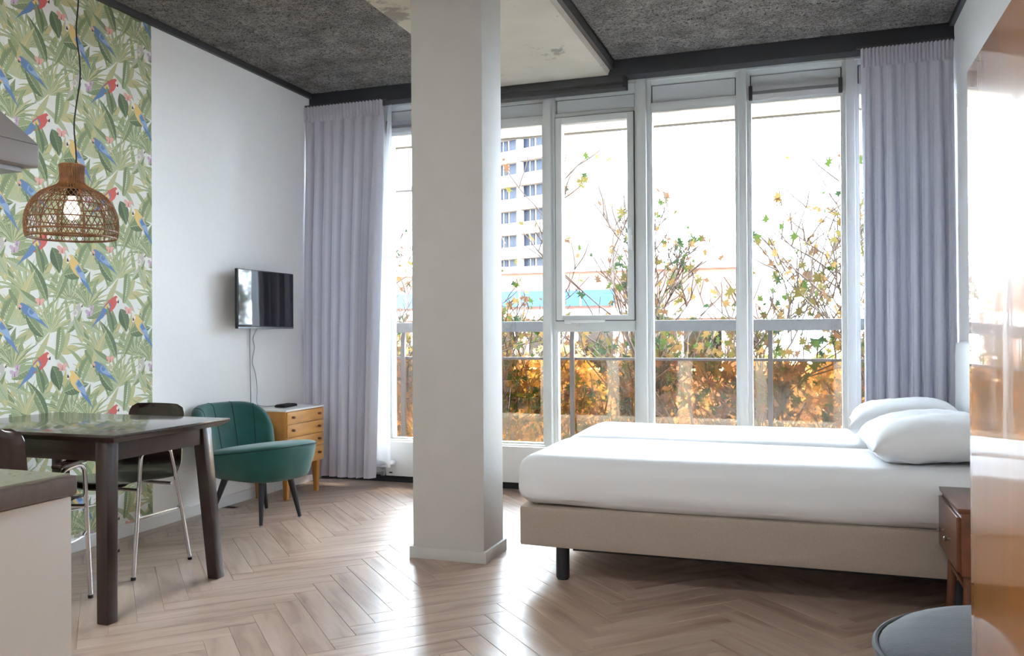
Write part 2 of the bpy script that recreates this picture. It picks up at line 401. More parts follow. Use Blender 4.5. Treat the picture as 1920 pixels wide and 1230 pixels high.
# ---- ceiling: slab, wood-wool boards, concrete beam, dark trims
ce = box('ceiling', M_dark, XL, XR, YBACK, 6.0, CZ+0.025, 3.2); tag(ce, kind='structure')
CBX0, CBX1, CBZ = -2.205, -1.275, 2.915
rnd = random.Random(5)
y = YB-0.005; first = None
while y > YBACK:
    y0 = max(YBACK, y-0.597)
    for a, b in ((XL+0.03, CBX0-0.002), (CBX1+0.03, XR-0.03)):
        o = MB().box(a, b, y0, y, CZ+rnd.uniform(-0.002, 0.003), CZ+0.024).build('wood_wool_board', M_wool, ce, bevel=0.006, seg=1)
    y -= 0.6
cb = empty('ceiling_beam', kind='structure')
MB().prism([(CBX0, 3.04), (CBX0, CBZ), (CBX1-0.012, CBZ), (CBX1, CBZ+0.032), (CBX1, 3.04)], 'y', YBACK, YB-0.002).build('concrete_soffit', M_conc, cb)
box('side_strip', M_dark, CBX1, CBX1+0.028, YBACK, YB-0.003, CBZ+0.035, CZ+0.004, cb)
tr = empty('trim_1', kind='structure')
box('wall_strip', M_dark, XL, XL+0.028, YBACK, YB, 2.976, CZ+0.02, tr, bevel=0.002)
tr2 = empty('trim_2', kind='structure')
box('wall_strip', M_dark, XR-0.028, XR, YBACK, YB, 2.99, CZ+0.02, tr2, bevel=0.002)
fb = empty('trim_3', kind='structure')
box('fascia_board', M_black if False else mat('fascia_charcoal', (50, 51, 55), 0.55), XL, XR, YB, 5.86, 2.903, CZ+0.02, fb, bevel=0.002)
# ---- column
cl = empty('column', kind='structure')
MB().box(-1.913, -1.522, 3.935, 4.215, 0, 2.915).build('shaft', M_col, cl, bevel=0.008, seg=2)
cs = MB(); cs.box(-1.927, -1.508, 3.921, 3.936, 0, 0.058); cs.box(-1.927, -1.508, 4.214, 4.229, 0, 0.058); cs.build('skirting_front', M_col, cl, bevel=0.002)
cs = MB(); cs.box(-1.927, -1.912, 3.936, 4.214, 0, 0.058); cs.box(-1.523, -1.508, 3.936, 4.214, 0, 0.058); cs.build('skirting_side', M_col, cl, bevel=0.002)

# ------------------------------------------------------------------ window wall
GY = 5.945            # glass plane
ww = empty('wall_window', kind='structure')
box('head_rail', M_frame, XL, XR, 5.89, 6.02, 2.90, 3.1, ww)
box('sill_rail', M_frame, XL, XR, 5.87, 6.02, 0.285, 0.325, ww, bevel=0.004)
box('parapet', mat('grey_parapet', (196, 196, 194), 0.6), XL, XR, 5.905, 6.02, 0.0, 0.286, ww)
box('plinth', M_black, XL, XR, 5.868, 5.906, 0.0, 0.062, ww)
mulls = [(-3.667, -3.60), (-3.15, -3.061), (-2.485, -2.388), (-1.815, -1.721), (-1.139, -1.026), (-0.447, -0.357), (0.223, 0.318), (0.80, 0.853)]
for a, b in mulls:
    mb = MB(); w = b-a
    mb.box(a, b, 5.915, 6.02, 0.32, 2.905)
    mb.box(a+w*0.22, b-w*0.22, 5.862, 5.92, 0.32, 2.903)
    mb.build('mullion', M_frame, ww, bevel=0.004)
HEADZ = {1: 2.684, 2: 2.668, 3: 2.70, 4: 2.684, 5: 2.684, 6: 2.684, 0: 2.684}
for i in range(7):
    a, b = mulls[i][1], mulls[i+1][0]; hz = HEADZ[i]
    w = empty('window_%d' % (i+1), kind='structure')
    pz0, pz1 = (2.747, 2.873) if i in (4, 5, 6, 0, 1) else (2.731, 2.832)
    # top panel with its rails
    mb = MB(); mb.box(a, b, 5.925, 6.0, hz, pz0); mb.box(a, b, 5.925, 6.0, pz1, 2.905); mb.build('rail', M_frame, w, bevel=0.003)
    box('top_panel', M_panelg, a+0.008, b-0.008, 5.945, 5.98, pz0+0.006, pz1-0.006, w)
    box('gasket', M_dark, a+0.001, b-0.001, 5.955, 5.985, pz0, pz1, w)
    def frame(name, x0, x1, z0, z1, t, y0, y1, M=M_frame):
        mb = MB(); mb.box(x0, x0+t, y0, y1, z0, z1); mb.box(x1-t, x1, y0, y1, z0, z1); mb.box(x0+t, x1-t, y0, y1, z0, z0+t); mb.box(x0+t, x1-t, y0, y1, z1-t, z1)
        return mb.build(name, M, w)
    if i == 3:
        frame('frame', a, b, 0.325, 1.157, 0.010, 5.925, 5.985)
        box('transom', M_frame, a, b, 5.905, 6.0, 1.157, 1.224, w, bevel=0.004)
        box('pane', M_glass, a+0.01, b-0.01, GY-0.002, GY+0.002, 0.335, 1.150, w)
        fz = empty('casement', (0, 0, 0)); fz.parent = w
        mb = MB(); x0, x1, z0, z1, t = a+0.006, b-0.006, 1.230, hz-0.006, 0.046
        for q in ((x0, x0+t, z0, z1), (x1-t, x1, z0, z1), (x0+t, x1-t, z0, z0+0.036), (x0+t, x1-t, z1-t, z1)): mb.box(q[0], q[1], 5.897, 5.975, q[2], q[3])
        mb.build('casement_frame', M_frame, fz, bevel=0.003)
        box('casement_pane', M_glass, x0+t, x1-t, GY-0.002, GY+0.002, z0+0.036, z1-t, fz)
        g = frame('gasket_line', a, b, 1.224, hz, 0.006, 5.91, 5.935, M_dark)
        # lever handle and stay
        mb = MB(); mb.rbox((x1-0.018, 5.888, 1.80), (0.026, 0.018, 0.17), 0.008, 4); mb.rbox((x1-0.018, 5.870, 1.845), (0.022, 0.03, 0.05), 0.008, 4); mb.rbox((x1-0.022, 5.858, 1.79), (0.018, 0.014, 0.14), 0.006, 4)
        mb.build('window_handle', M_trimw, fz, smooth=True)
        mb = MB(); mb.rbox((-1.50, 5.885, 1.222), (0.30, 0.014, 0.022), 0.006, 4); mb.rbox((-1.62, 5.883, 1.218), (0.05, 0.018, 0.03), 0.006, 4); mb.rbox((-1.55, 5.886, 1.200), (0.03, 0.014, 0.025), 0.005, 4)
        mb.build('stay_arm', M_trimw, w, smooth=True)
    else:
        frame('frame', a, b, 0.325, hz+0.004, 0.009, 5.925, 5.985)
        box('pane', M_glass, a+0.009, b-0.009, GY-0.002, GY+0.002, 0.334, hz-0.006, w)
def vent(x0, x1, lab):
    t = empty('window_vent', ((x0+x1)/2, 5.91, 2.70), label=lab, cat='vent')
    h = (x1-x0)/2
    MB().prism([(-0.012, 0.0), (0.014, 0.0), (0.014, 0.085), (-0.004, 0.085), (-0.004, 0.055), (-0.014, 0.03)], 'x', -h+0.022, h-0.022).build('body', M_alu, t)
    for s in (-1, 1):
        box('end_cap', M_dark, s*h-0.024 if s > 0 else -h, h if s > 0 else -h+0.024, -0.02, 0.014, -0.004, 0.09, t, bevel=0.003)
    return t
vent(-0.362, 0.225, 'aluminium ventilation strip with dark end caps between right curtain and casement window bays')
vent(-3.075, -2.48, 'aluminium ventilation strip with dark end caps over the window beside the left curtain')
t = empty('blind_cassette', (-1.9, 5.76, 2.82), label='dark grey blind cassette under the concrete ceiling beam', cat='blind')
MB().prism([(-0.03, 0.0), (0.06, 0.0), (0.06, 0.082), (-0.03, 0.082), (-0.03, 0.05), (-0.022, 0.045), (-0.022, 0.03), (-0.03, 0.026)], 'x', -0.75, 0.717).build('housing', M_dark, t, bevel=0.002)
box('end_cap', M_black, 0.718, 0.735, -0.03, 0.06, 0.0, 0.082, t)
box('end_cap', M_black, -0.768, -0.751, -0.03, 0.06, 0.0, 0.082, t)
# radiator panel and pipes below the windows
t = empty('radiator', (-2.0, 5.85, 0.055), label='flat white radiator panel under the windows, cut by the column', cat='radiator')
MB().box(-1.055, 1.4, -0.03, 0.0, 0.0, 0.262).build('front_panel', M_trimw, t, bevel=0.004)
MB().box(-1.03, 1.38, 0.0, 0.016, 0.02, 0.24).build('back_panel', M_panelg, t)
MB().box(-1.025, -1.0, -0.033, -0.029, 0.02, 0.03).build('maker_plate', M_dark, t)
def pipe(z, lab):
    t = empty('heating_pipe', (-3.3, 5.80, z), label=lab, cat='pipe')
    MB().tube([(-0.35, 0, 0), (0.245, 0, 0)], 0.009, 10).build('tube', M_steel, t, smooth=True)
    for x in (-0.06, -0.02): MB().tube([(x-0.006, 0, 0), (x+0.006, 0, 0)], 0.014, 10).build('pipe_clip', M_trimw, t, smooth=True)
    MB().tube([(0.215, 0, 0), (0.243, 0, 0)], 0.017, 8).build('union_nut', M_steel, t, smooth=True)
pipe(0.122, 'upper of two steel heating pipes in front of the left curtain')
pipe(0.072, 'lower of two steel heating pipes in front of the left curtain')

# ------------------------------------------------------------------ wallpaper print on the left wall
def wallpaper():
    WY1, Z0, Z1, WY0 = 4.045, 0.07, 2.976, 1.2
    PAL = dict(paper=(232, 233, 228), g1=(160, 172, 130), g2=(134, 150, 112), g3=(106, 124, 94), g4=(190, 188, 142), g5=(180, 190, 156), g6=(200, 192, 142), dk=(92, 110, 84), vein=(210, 214, 178),
               red=(212, 104, 98), pink=(232, 176, 166), blue=(108, 138, 182), lblue=(150, 176, 208), yel=(230, 198, 128), grey=(198, 194, 188), beak=(76, 68, 64), pale=(238, 230, 220), lil=(204, 178, 200))
    names = list(PAL); mats = [mat('print_'+n, PAL[n], 0.8) for n in names]; ix = {n: i for i, n in enumerate(names)}
    mats[0].name = 'wallpaper_ground'
    sh = MB()
    TW, TH = 0.458, 0.61
    rnd = random.Random(11)
    shapes = []; lay = [0]      # (list of points, colour, paint layer)
    def leaf(x, y, ang, ln, wd, c, bend=0.0, vein=None, n=7, sides=None, rib=False):
        up = []; dn = []; mid = []; lay[0] += 1
        for i in range(n+1):
            t = i/n; a = ang+bend*t; 
            if i: px += ln/n*cos(a); py += ln/n*sin(a)
            else: px, py = x, y
            w = wd*(sin(pi*min(1, t**0.8)))*0.5+0.0006
            nx, ny = -sin(a), cos(a); up.append((px+nx*w, py+ny*w)); dn.append((px-nx*w, py-ny*w)); mid.append((px, py))
        for i in range(n): shapes.append(([up[i], up[i+1], mid[i+1], mid[i]], c, lay[0]))
        c2 = sides or c
        for i in range(n): shapes.append(([mid[i], mid[i+1], dn[i+1], dn[i]], c2, lay[0]))
        if rib:
            for i in range(n-1):
                (a0, b0), (a1, b1) = mid[i], mid[i+1]; d = Vector((a1-a0, b1-b0)).normalized()*0.0009
                shapes.append(([(a0-d.y, b0+d.x), (a1-d.y, b1+d.x), (a1+d.y, b1-d.x), (a0+d.y, b0-d.x)], 'vein', lay[0]+0.5))
        if vein:
            for i in range(n):
                (a0, b0), (a1, b1) = mid[i], mid[i+1]; d = Vector((a1-a0, b1-b0)).normalized()*0.0011
                shapes.append(([(a0-d.y, b0+d.x), (a1-d.y, b1+d.x), (a1+d.y, b1-d.x), (a0+d.y, b0-d.x)], vein, lay[0]+0.5))
            for i in range(1, n):
                for s in (up, dn):
                    if i+1 <= n:
                        a0 = mid[i]; a1 = s[min(n, i+1)]; a1 = (a0[0]+(a1[0]-a0[0])*0.85, a0[1]+(a1[1]-a0[1])*0.85)
                        shapes.append(([a0, (a0[0]+0.001, a0[1]+0.001), a1], vein, lay[0]+0.5))
    def fan(x, y, n, r, c, spread=1.1, base=pi/2, wd=0.017, droop=0.9):
        for i in range(n):
            t = (i+0.5)/n*2-1; a = base+t*spread+rnd.uniform(-.05, .05)
            leaf(x, y, a, r*rnd.uniform(0.8, 1.05), wd*rnd.uniform(.8, 1.2), c if i % 2 else rnd.choice(['g5', 'g1', 'g4']), bend=t*droop, n=6, rib=True)
    def frond(x, y, ang, ln, c, c2):
        n = 13; px, py = x, y; b = rnd.uniform(-.5, .5)
        for i in range(n):
            t = i/n; a = ang+b*t; px += ln/n*cos(a); py += ln/n*sin(a); l = ln*0.34*sin(pi*(0.15+0.8*t))
            for s in (-1, 1): leaf(px, py, a+s*0.75, l, 0.010, c if s > 0 else c2, bend=-s*0.35, n=4)
    def blob(pts, c): lay[0] += 1; shapes.append((pts, c, lay[0]))
    def ell(x, y, rx, ry, ang, c, n=12):
        blob([(x+cos(2*pi*i/n)*rx*cos(ang)-sin(2*pi*i/n)*ry*sin(ang), y+cos(2*pi*i/n)*rx*sin(ang)+sin(2*pi*i/n)*ry*cos(ang)) for i in range(n)], c)
    def parrot(hx, hy, tx, ty, body, wing, tail, face, flip=1):
        d = Vector((tx-hx, ty-hy)); L_ = d.length; a = atan2(d.y, d.x); u = d.normalized(); nrm = Vector((-u.y, u.x))*flip
        P = lambda t, s: (hx+u.x*L_*t+nrm.x*s*L_, hy+u.y*L_*t+nrm.y*s*L_)
        blob([P(.50, .05), P(.72, .06), P(1.0, .0), P(1.25, -.02), P(.98, -.06), P(.62, -.10)], tail)
        blob([P(-.06, .02), P(.04, .10), P(.22, .155), P(.42, .14), P(.60, .06), P(.62, -.06), P(.46, -.14), P(.24, -.13), P(.05, -.09), P(-.05, -.05)], body)
        blob([P(.26, -.10), P(.30, .05), P(.46, .07), P(.64, .02), P(.80, -.05), P(.58, -.13)], wing)
        blob([P(.30, -.09), P(.34, .03), P(.46, .02), P(.50, -.10)], 'yel' if body == 'red' else tail)
        ell(*P(-.01, .06), L_*.065, L_*.05, a, face)
        blob([P(-.04, .10), P(.03, .17), P(.07, .12), P(.03, .10)], 'beak')
    def fly(x, y, s, c):
        for a in (0.6, 2.5): ell(x+cos(a)*s*.6, y+sin(a)*s*.6, s*.62, s*.40, a, c)
        for a in (-0.6, -2.5): ell(x+cos(a)*s*.4, y+sin(a)*s*.4, s*.42, s*.28, a, c)
        blob([(x-.002, y-s*.5), (x+.002, y-s*.5), (x+.001, y+s*.6)], 'beak')
    # ---- one half-drop repeat, painted back to front around the red macaw's head at (0,0)
    G = ['g1', 'g2', 'g4', 'g5', 'g6']
    for i in range(30):
        leaf(rnd.uniform(-.2, .26), rnd.uniform(-.5, .1), rnd.uniform(.5, 2.6), rnd.uniform(.13, .24), rnd.uniform(.02, .05), rnd.choice(G), bend=rnd.uniform(-.8, .8))
    for (x, y, r, c) in ((-.13, -.30, .21, 'g1'), (.14, -.33, .20, 'g2'), (.02, -.50, .22, 'g1'), (.30, -.16, .18, 'g5'), (-.20, -.06, .17, 'g2')):
        fan(x, y, 16, r*1.06, c, wd=0.013)
    for (x, y, a, l) in ((.19, -.22, 1.4, .2), (-.05, -.56, 1.75, .2), (.05, -.04, 1.2, .17), (-.12, -.44, 1.9, .17)): frond(x, y, a, l, 'g2', 'g1')
    for (x, y, a, l, w, c, s) in ((.00, -.34, 1.85, .25, .055, 'g2', 'g3'), (.05, -.33, 1.1, .24, .05, 'g1', 'g2'), (-.17, -.42, 1.35, .26, .05, 'g6', 'g4'), (.22, -.56, 1.75, .24, .055, 'g4', 'g6'),
                                  (.10, -.20, .3, .17, .07, 'g2', 'g3'), (-.12, -.19, 2.6, .14, .05, 'g5', 'g1'), (.25, -.42, .5, .17, .06, 'g1', 'g2'), (-.02, -.52, 2.5, .17, .055, 'g3', 'g2'), (.12, -.5, .75, .16, .05, 'g5', 'g2')):
        leaf(x, y, a, l, w, c, bend=rnd.uniform(-.5, .5), vein='vein', n=9, sides=s)
    leaf(.03, -.06, -1.0, .14, .075, 'g3', bend=-.4, vein='g1', n=9, sides='dk')
    parrot(0, 0, -.142, -.142, 'red', 'blue', 'blue', 'pale', 1)
    parrot(.147, -.10, .265, -.27, 'yel', 'lblue', 'blue', 'pale', -1)
    parrot(-.151, -.36, -.02, -.46, 'blue', 'lblue', 'blue', 'pink', -1)
    parrot(.206, -.347, .142, -.47, 'grey', 'pale', 'grey', 'pale', 1)
    leaf(-.025, -.20, 1.75, .16, .045, 'g2', bend=.15, vein='g1', n=9, sides='g3')
    leaf(-.04, -.36, 2.9, .15, .05, 'g5', bend=-.6, n=8, sides='g2')
    leaf(.23, -.52, 2.35, .13, .045, 'g5', bend=-.5, n=8, vein='g2')
    fly(.092, -.071, .030, 'pink'); fly(-.045, -.345, .026, 'pink'); fly(-.19, -.092, .026, 'lil'); fly(-.175, -.06, .018, 'lil')
    # ---- lay the repeats out on the wall
    Y0, Zr = 3.31, 2.266; eps = 3.5e-6
    for ci in range(-6, 4):
        for ri in range(-7, 5):
            oy = Y0+ci*TW; oz = Zr+ri*TH+(TH/2 if ci % 2 else 0)
            if oy < WY0-.3 or oy > WY1+.35 or oz < Z0-.3 or oz > Z1+.8: continue
            for pts, c, k in shapes:
                if all(oy+p[0] > WY1 for p in pts) or all(oy+p[0] < WY0 for p in pts) or all(oz+p[1] > Z1 for p in pts) or all(oz+p[1] < Z0 for p in pts): continue
                sh.add([(XL+0.0006+eps*(k+1), oy+p[0], oz+p[1]) for p in pts], [tuple(range(len(pts)))], ix[c])
    me = bpy.data.meshes.new('wallpaper_print'); me.from_pydata(sh.v, [], sh.f)
    for q in mats: me.materials.append(q)
    me.polygons.foreach_set('material_index', sh.m)
    bm = bmesh.new(); bm.from_mesh(me)
    for co, no in (((0, WY1, 0), (0, 1, 0)), ((0, WY0, 0), (0, -1, 0)), ((0, 0, Z1), (0, 0, 1)), ((0, 0, Z0), (0, 0, -1))):
        bmesh.ops.bisect_plane(bm, geom=bm.verts[:]+bm.edges[:]+bm.faces[:], plane_co=co, plane_no=no, clear_outer=True)
    bm.to_mesh(me); bm.free()
    o = bpy.data.objects.new('wallpaper_print', me); COL.objects.link(o); o.parent = wl
    tag(o, 'jungle wallpaper print with red and blue macaws among green leaves', kind='stuff')
    MB().box(XL, XL+0.0005, WY0, WY1, Z0, Z1).build('wallpaper_sheet', mats[0], wl)
wallpaper()

# ================================================================== FURNITURE
# ------------------------------------------------------------------ bed
BX0_, BX1_, BY0, BYM, BY1 = -1.272, 0.765, 3.735, 4.535, 5.335
def bed():
    t = empty('double_bed', ((BX0_+BX1_)/2, (BY0+BY1)/2, 0), label='double bed with white sheeted mattresses on a taupe upholstered base', cat='bed')
    L_ = BX1_-BX0_; h = L_/2
    for y0, y1 in ((BY0, BYM), (BYM, BY1)):
        yc = (y0+y1)/2-(BY0+BY1)/2
        def fb(p):
            if p.z > 0.33: p = p+Vector((0, 0, 0.004*sin(p.x*3)))
            return p
        MB().rbox((0, yc, 0.25), (L_, y1-y0-0.006, 0.19), 0.016, 7, fb).build('box_base', M_taupe, t, smooth=True, angle=60)
    for y0, y1, sd in ((BY0, BYM, 1.7), (BYM, BY1, 8.2)):
        yc = (y0+y1)/2-(BY0+BY1)/2; hw = (y1-y0)/2
        def fn(p, sd=sd, yc=yc, hw=hw):
            q = Vector((p.x*1.6+sd, p.y*2.2, p.z*3)); d = noise.noise(q)*0.010
            top = max(0, min(1, (p.z-0.48)/0.08)); side = 1-top
            # long pull wrinkles along the near side
            wr = 0.006*sin(p.x*5.0+(p.z-0.35)*38+2*noise.noise(Vector((p.x*2, 0, sd))))*max(0, 1-abs(p.z-0.41)/0.09)*(0.4+0.6*noise.noise(Vector((p.x*1.3+sd, 3, 0))))
            s = -1 if p.y < yc else 1
            p = p+Vector((0, s*wr*side, d*top*0.8))
            if p.z < 0.375: p.z += 0.010*noise.noise(Vector((p.x*2.2+sd, p.y*0.5, 2)))
            return p
        MB().rbox((-0.012, yc, 0.458), (L_+0.02, 2*hw+0.018, 0.236), 0.088, 34, fn).build('mattress', M_sheet, t, smooth=True, angle=80)
    for sx, sy in ((-1, -1), (-1, 1), (1, -1), (1, 1)):
        MB().lathe([(0.027, 0.0), (0.027, 0.006), (0.0315, 0.008), (0.0315, 0.158)], 20, (sx*(h-0.19), sy*((BY1-BY0)/2-0.075), 0)).build('leg', M_blackw, t, smooth=True)
    for s in (-1, 1): MB().box(-h+0.22, h-0.22, s*0.64-0.015, s*0.64+0.015, 0.115, 0.157).build('under_rail', M_rubber, t)
    def fh(p): return p
    MB().rbox((h+0.042, -0.02, 0.56), (0.07, BY1-BY0+0.02, 1.05), 0.032, 9, fh).build('headboard', mat('white_headboard_leather', (233, 235, 236), 0.5), t, smooth=True, angle=80)
bed()
def pillow(cx, cy, cz, lx, ly, th, rx, ry, rz, sd, lab):
    n = 26; mb = MB(); top = []; bot = []
    for i in range(n+1):
        u = i/n*2-1; rt = []; rb = []
        for j in range(n+1):
            v = j/n*2-1
            pin = 1-0.10*(1-abs(u))*0-0.06*(abs(u)**3)*(1-abs(v)**2)*0
            x = u*lx/2*(1-0.07*(1-v*v)*0+0.0)*(1-0.06*(1-abs(v)**2)*(abs(u)**4)); y = v*ly/2*(1-0.07*(1-abs(u)**2)*(abs(v)**4))
            f = max(0.0, (1-abs(u)**3.2))*max(0.0, (1-abs(v)**3.2)); h = th/2*f**0.55
            w = 0.010*noise.noise(Vector((u*2.2+sd, v*2.2, sd)))+0.006*noise.noise(Vector((u*6+sd, v*5, 1)))
            edge = max(abs(u), abs(v)); cr = 0.011*sin(13*atan2(v, u)+sd+2*noise.noise(Vector((u*2, v*2, sd))))*max(0, (edge-0.55)/0.45)*f**0.3
            rt.append(Vector((x, y, h+(w+cr)*f**0.4))); rb.append(Vector((x, y, -h*0.75+(w-cr)*f**0.4)))
        top.append(rt); bot.append(rb)
    mb.grid(top); mb.grid([list(reversed(r)) for r in bot])
    o = mb.build('pillow', M_pillow, smooth=True, angle=80)
    bm = bmesh.new(); bm.from_mesh(o.data); bmesh.ops.remove_doubles(bm, verts=bm.verts[:], dist=0.0004); bmesh.ops.recalc_face_normals(bm, faces=bm.faces[:]); bm.to_mesh(o.data); bm.free()
    o.data.polygons.foreach_set('use_smooth', [True]*len(o.data.polygons))
    o.location = (cx, cy, cz); o.rotation_euler = (radians(rx), radians(ry), radians(rz)); tag(o, lab, 'pillow')
pillow(0.50, 4.17, 0.664, 0.53, 0.66, 0.235, 0, -5, 3, 2.0, 'plump white pillow on the mattress beside the walnut nightstand')
pillow(0.485, 4.95, 0.664, 0.56, 0.66, 0.235, 0, -4, -3, 7.0, 'plump white pillow on the mattress beside the window curtain')

# ------------------------------------------------------------------ nightstand
def nightstand():
    x0, x1, y0, y1 = 0.483, 0.845, 3.26, 3.70
    t = empty('nightstand', ((x0+x1)/2, (y0+y1)/2, 0), label='walnut nightstand with a metal knob next to the bed', cat='nightstand')
    hx, hy = (x1-x0)/2, (y1-y0)/2
    MB().box(-hx+0.012, hx, -hy, hy, 0.30, 0.516).build('body', M_walnut, t, bevel=0.004)
    MB().prism([(-hx, 0.534), (-hx+0.004, 0.516), (hx, 0.516), (hx, 0.534)], 'y', -hy-0.003, hy+0.003).build('top', M_walnut, t, bevel=0.003)
    d = MB().box(-hx-0.002, -hx+0.014, -hy+0.012, hy-0.012, 0.312, 0.502).build('drawer', M_walnut, t, bevel=0.003)
    for y in (-0.075, 0.075):
        MB().lathe([(0.004, 0), (0.004, 0.010), (0.009, 0.014), (0.010, 0.019), (0.006, 0.023)], 12).build('knob', M_steel, d, smooth=True)
    for k, c in enumerate(d.children): c.rotation_euler = (0, -pi/2, 0); c.location = (-hx-0.002, (-0.075, 0.075)[k], 0.395)
    for sx in (-1, 1):
        for sy in (-1, 1):
            MB().tube([(sx*(hx-0.035)-0.008, sy*(hy-0.04), 0.0), (sx*(hx-0.045), sy*(hy-0.05), 0.302)], [0.013, 0.019], 12).build('leg', M_walnut, t, smooth=True)
    MB().box(-hx+0.03, hx-0.02, -hy+0.03, hy-0.03, 0.235, 0.252).build('shelf', M_walnut, t, bevel=0.003)
nightstand()

# ------------------------------------------------------------------ round grey stool beside the cabinet
def pouf():
    cx, cy, r = 0.487, 1.97, 0.355
    t = empty('round_stool', (cx, cy, 0), label='round grey velvet stool with piped edge beside the polished cabinet', cat='stool')
    ry = 0.335
    MB().lathe([(0.20, 0.20), (0.30, 0.205), (0.325, 0.23), (r, 0.33), (r, 0.45), (r-0.004, 0.475)], 48, sy=ry/r).build('seat_side', M_gvelvet, t, smooth=True, angle=60)
    MB().lathe([(r-0.006, 0.472), (r-0.010, 0.482), (r-0.03, 0.498), (r-0.08, 0.512), (r-0.17, 0.52), (0.05, 0.517), (0.01, 0.515)], 48, sy=ry/r).build('cushion_top', M_gvelvet, t, smooth=True, angle=80)
    MB().tube([((r-0.001)*cos(2*pi*i/56), (ry-0.001)*sin(2*pi*i/56), 0.477) for i in range(56)], 0.0065, 8, closed=True).build('piping', M_gvelvet, t, smooth=True)
    for k in range(4):
        a = pi/4+k*pi/2
        MB().tube([(0.24*cos(a), 0.21*sin(a), 0.0), (0.20*cos(a), 0.18*sin(a), 0.215)], [0.011, 0.018], 12).build('leg', M_blackw, t, smooth=True)
pouf()

# ------------------------------------------------------------------ tall polished cabinet at the right wall
def cabinet():
    x0, x1, y0, y1, h = 0.258, 0.851, -0.30, 1.61, 1.588
    t = empty('tall_cabinet', ((x0+x1)/2, (y0+y1)/2, 0), label='tall cabinet with mirror-polished golden wood veneer along the right wall', cat='cabinet')
    hx, hy = (x1-x0)/2, (y1-y0)/2
    MB().box(-hx+0.018, hx, -hy, hy-0.016, 0.0, h-0.016).build('body', M_oakside, t)
    MB().box(-hx+0.018, hx, hy-0.0155, hy, 0.0, h).build('side_panel', M_veneer, t)
    MB().box(-hx+0.018, hx, -hy, hy-0.016, h-0.0155, h).build('top', M_veneer, t)
    MB().box(-hx, -hx+0.0175, 0.002, hy, 0.0, h).build('door', M_veneer, t, bevel=0.004, seg=3)
    MB().box(-hx, -hx+0.0175, -hy, -0.002, 0.0, h).build('door', M_veneer, t, bevel=0.004, seg=3)
cabinet()

# ------------------------------------------------------------------ kitchen: cabinets, worktop, hood
def kitchen():
    for k, (a, b) in enumerate(((0.49, 1.085), (-0.112, 0.488), (-0.714, -0.114), (-1.316, -0.716))):
        t = empty('base_cabinet', (-1.439, (a+b)/2, 0), label=['white base cabinet at the dining end of the kitchen worktop', 'white base cabinet second from the dining end', 'white base cabinet third from the dining end', 'white base cabinet farthest from the dining table'][k], cat='cabinet', group='kitchen base cabinets')
        h = (b-a)/2
        MB().box(-0.30, 0.27, -h, h, 0.09, 0.882).build('body', M_cabw, t)
        MB().box(-0.28, 0.22, -h, h, 0.0, 0.09).build('plinth', M_dark, t)
        d = MB().box(0.2705, 0.289, -h+(0.0 if k == 0 else 0.001), h-0.0005, 0.095, 0.882).build('door', M_cabw, t, bevel=0.0015)
        MB().tube([(0.312, -h+0.06, 0.70), (0.312, -h+0.06, 0.85)], 0.005, 8).build('handle', M_steel, d, smooth=True)
    t = empty('kitchen_worktop', (-1.457, -0.1, 0.884), label='greige laminate kitchen worktop beside the dining table', cat='worktop')
    y1 = 1.092+0.1
    MB().box(-0.325, 0.315, -1.25, y1, 0.0, 0.033).build('core', M_worktop, t, bevel=0.007, seg=3)
    MB().box(-0.318, 0.306, -1.24, y1-0.009, 0.0325, 0.0362).build('surface', M_wtop, t)
    t = empty('range_hood', (-1.55, 0.86, 1.44), label='grey range hood above the kitchen worktop', cat='hood')
    hx, hy = 0.25, 0.30
    MB().box(-hx, hx, -hy, hy, 0.008, 0.05).build('lip', M_hood, t, bevel=0.006, seg=2)
    MB().box(-hx+0.02, hx-0.02, -hy+0.02, hy-0.02, -0.001, 0.0095).build('filter', M_steel, t)
    MB().hexa([(-hx, -hy, .049), (hx, -hy, .049), (hx, hy, .049), (-hx, hy, .049)], [(-hx, -0.16, .31), (0.10, -0.16, .31), (0.10, 0.04, .31), (-hx, 0.04, .31)]).build('canopy', M_hood, t, bevel=0.004)
    MB().box(-hx, 0.10, -0.16, 0.04, 0.31, 1.56).build('chimney', M_hood, t, bevel=0.003)
kitchen()
def fill_lamp(x, y, lab, power):  # added fill light, out of view, brightening surfaces that face away from the windows
    t = empty('fill_lamp', (x, y, CZ-0.09), label=lab, cat='lamp')
    MB().lathe([(0.19, 0.0), (0.225, 0.012), (0.23, 0.03), (0.23, 0.055)], 32).build('diffuser', mat_emit('fill_glow', (244, 246, 248), power), t, smooth=True)
    MB().lathe([(0.235, 0.05), (0.235, 0.088)], 32).build('housing', M_trimw, t, smooth=True)
fill_lamp(-0.35, -1.3, 'added round fill lamp out of view at the kitchen end of the room', 28.0)
fill_lamp(-2.45, 1.25, 'added round fill lamp out of view between the kitchen wall and the wallpaper', 38.0)

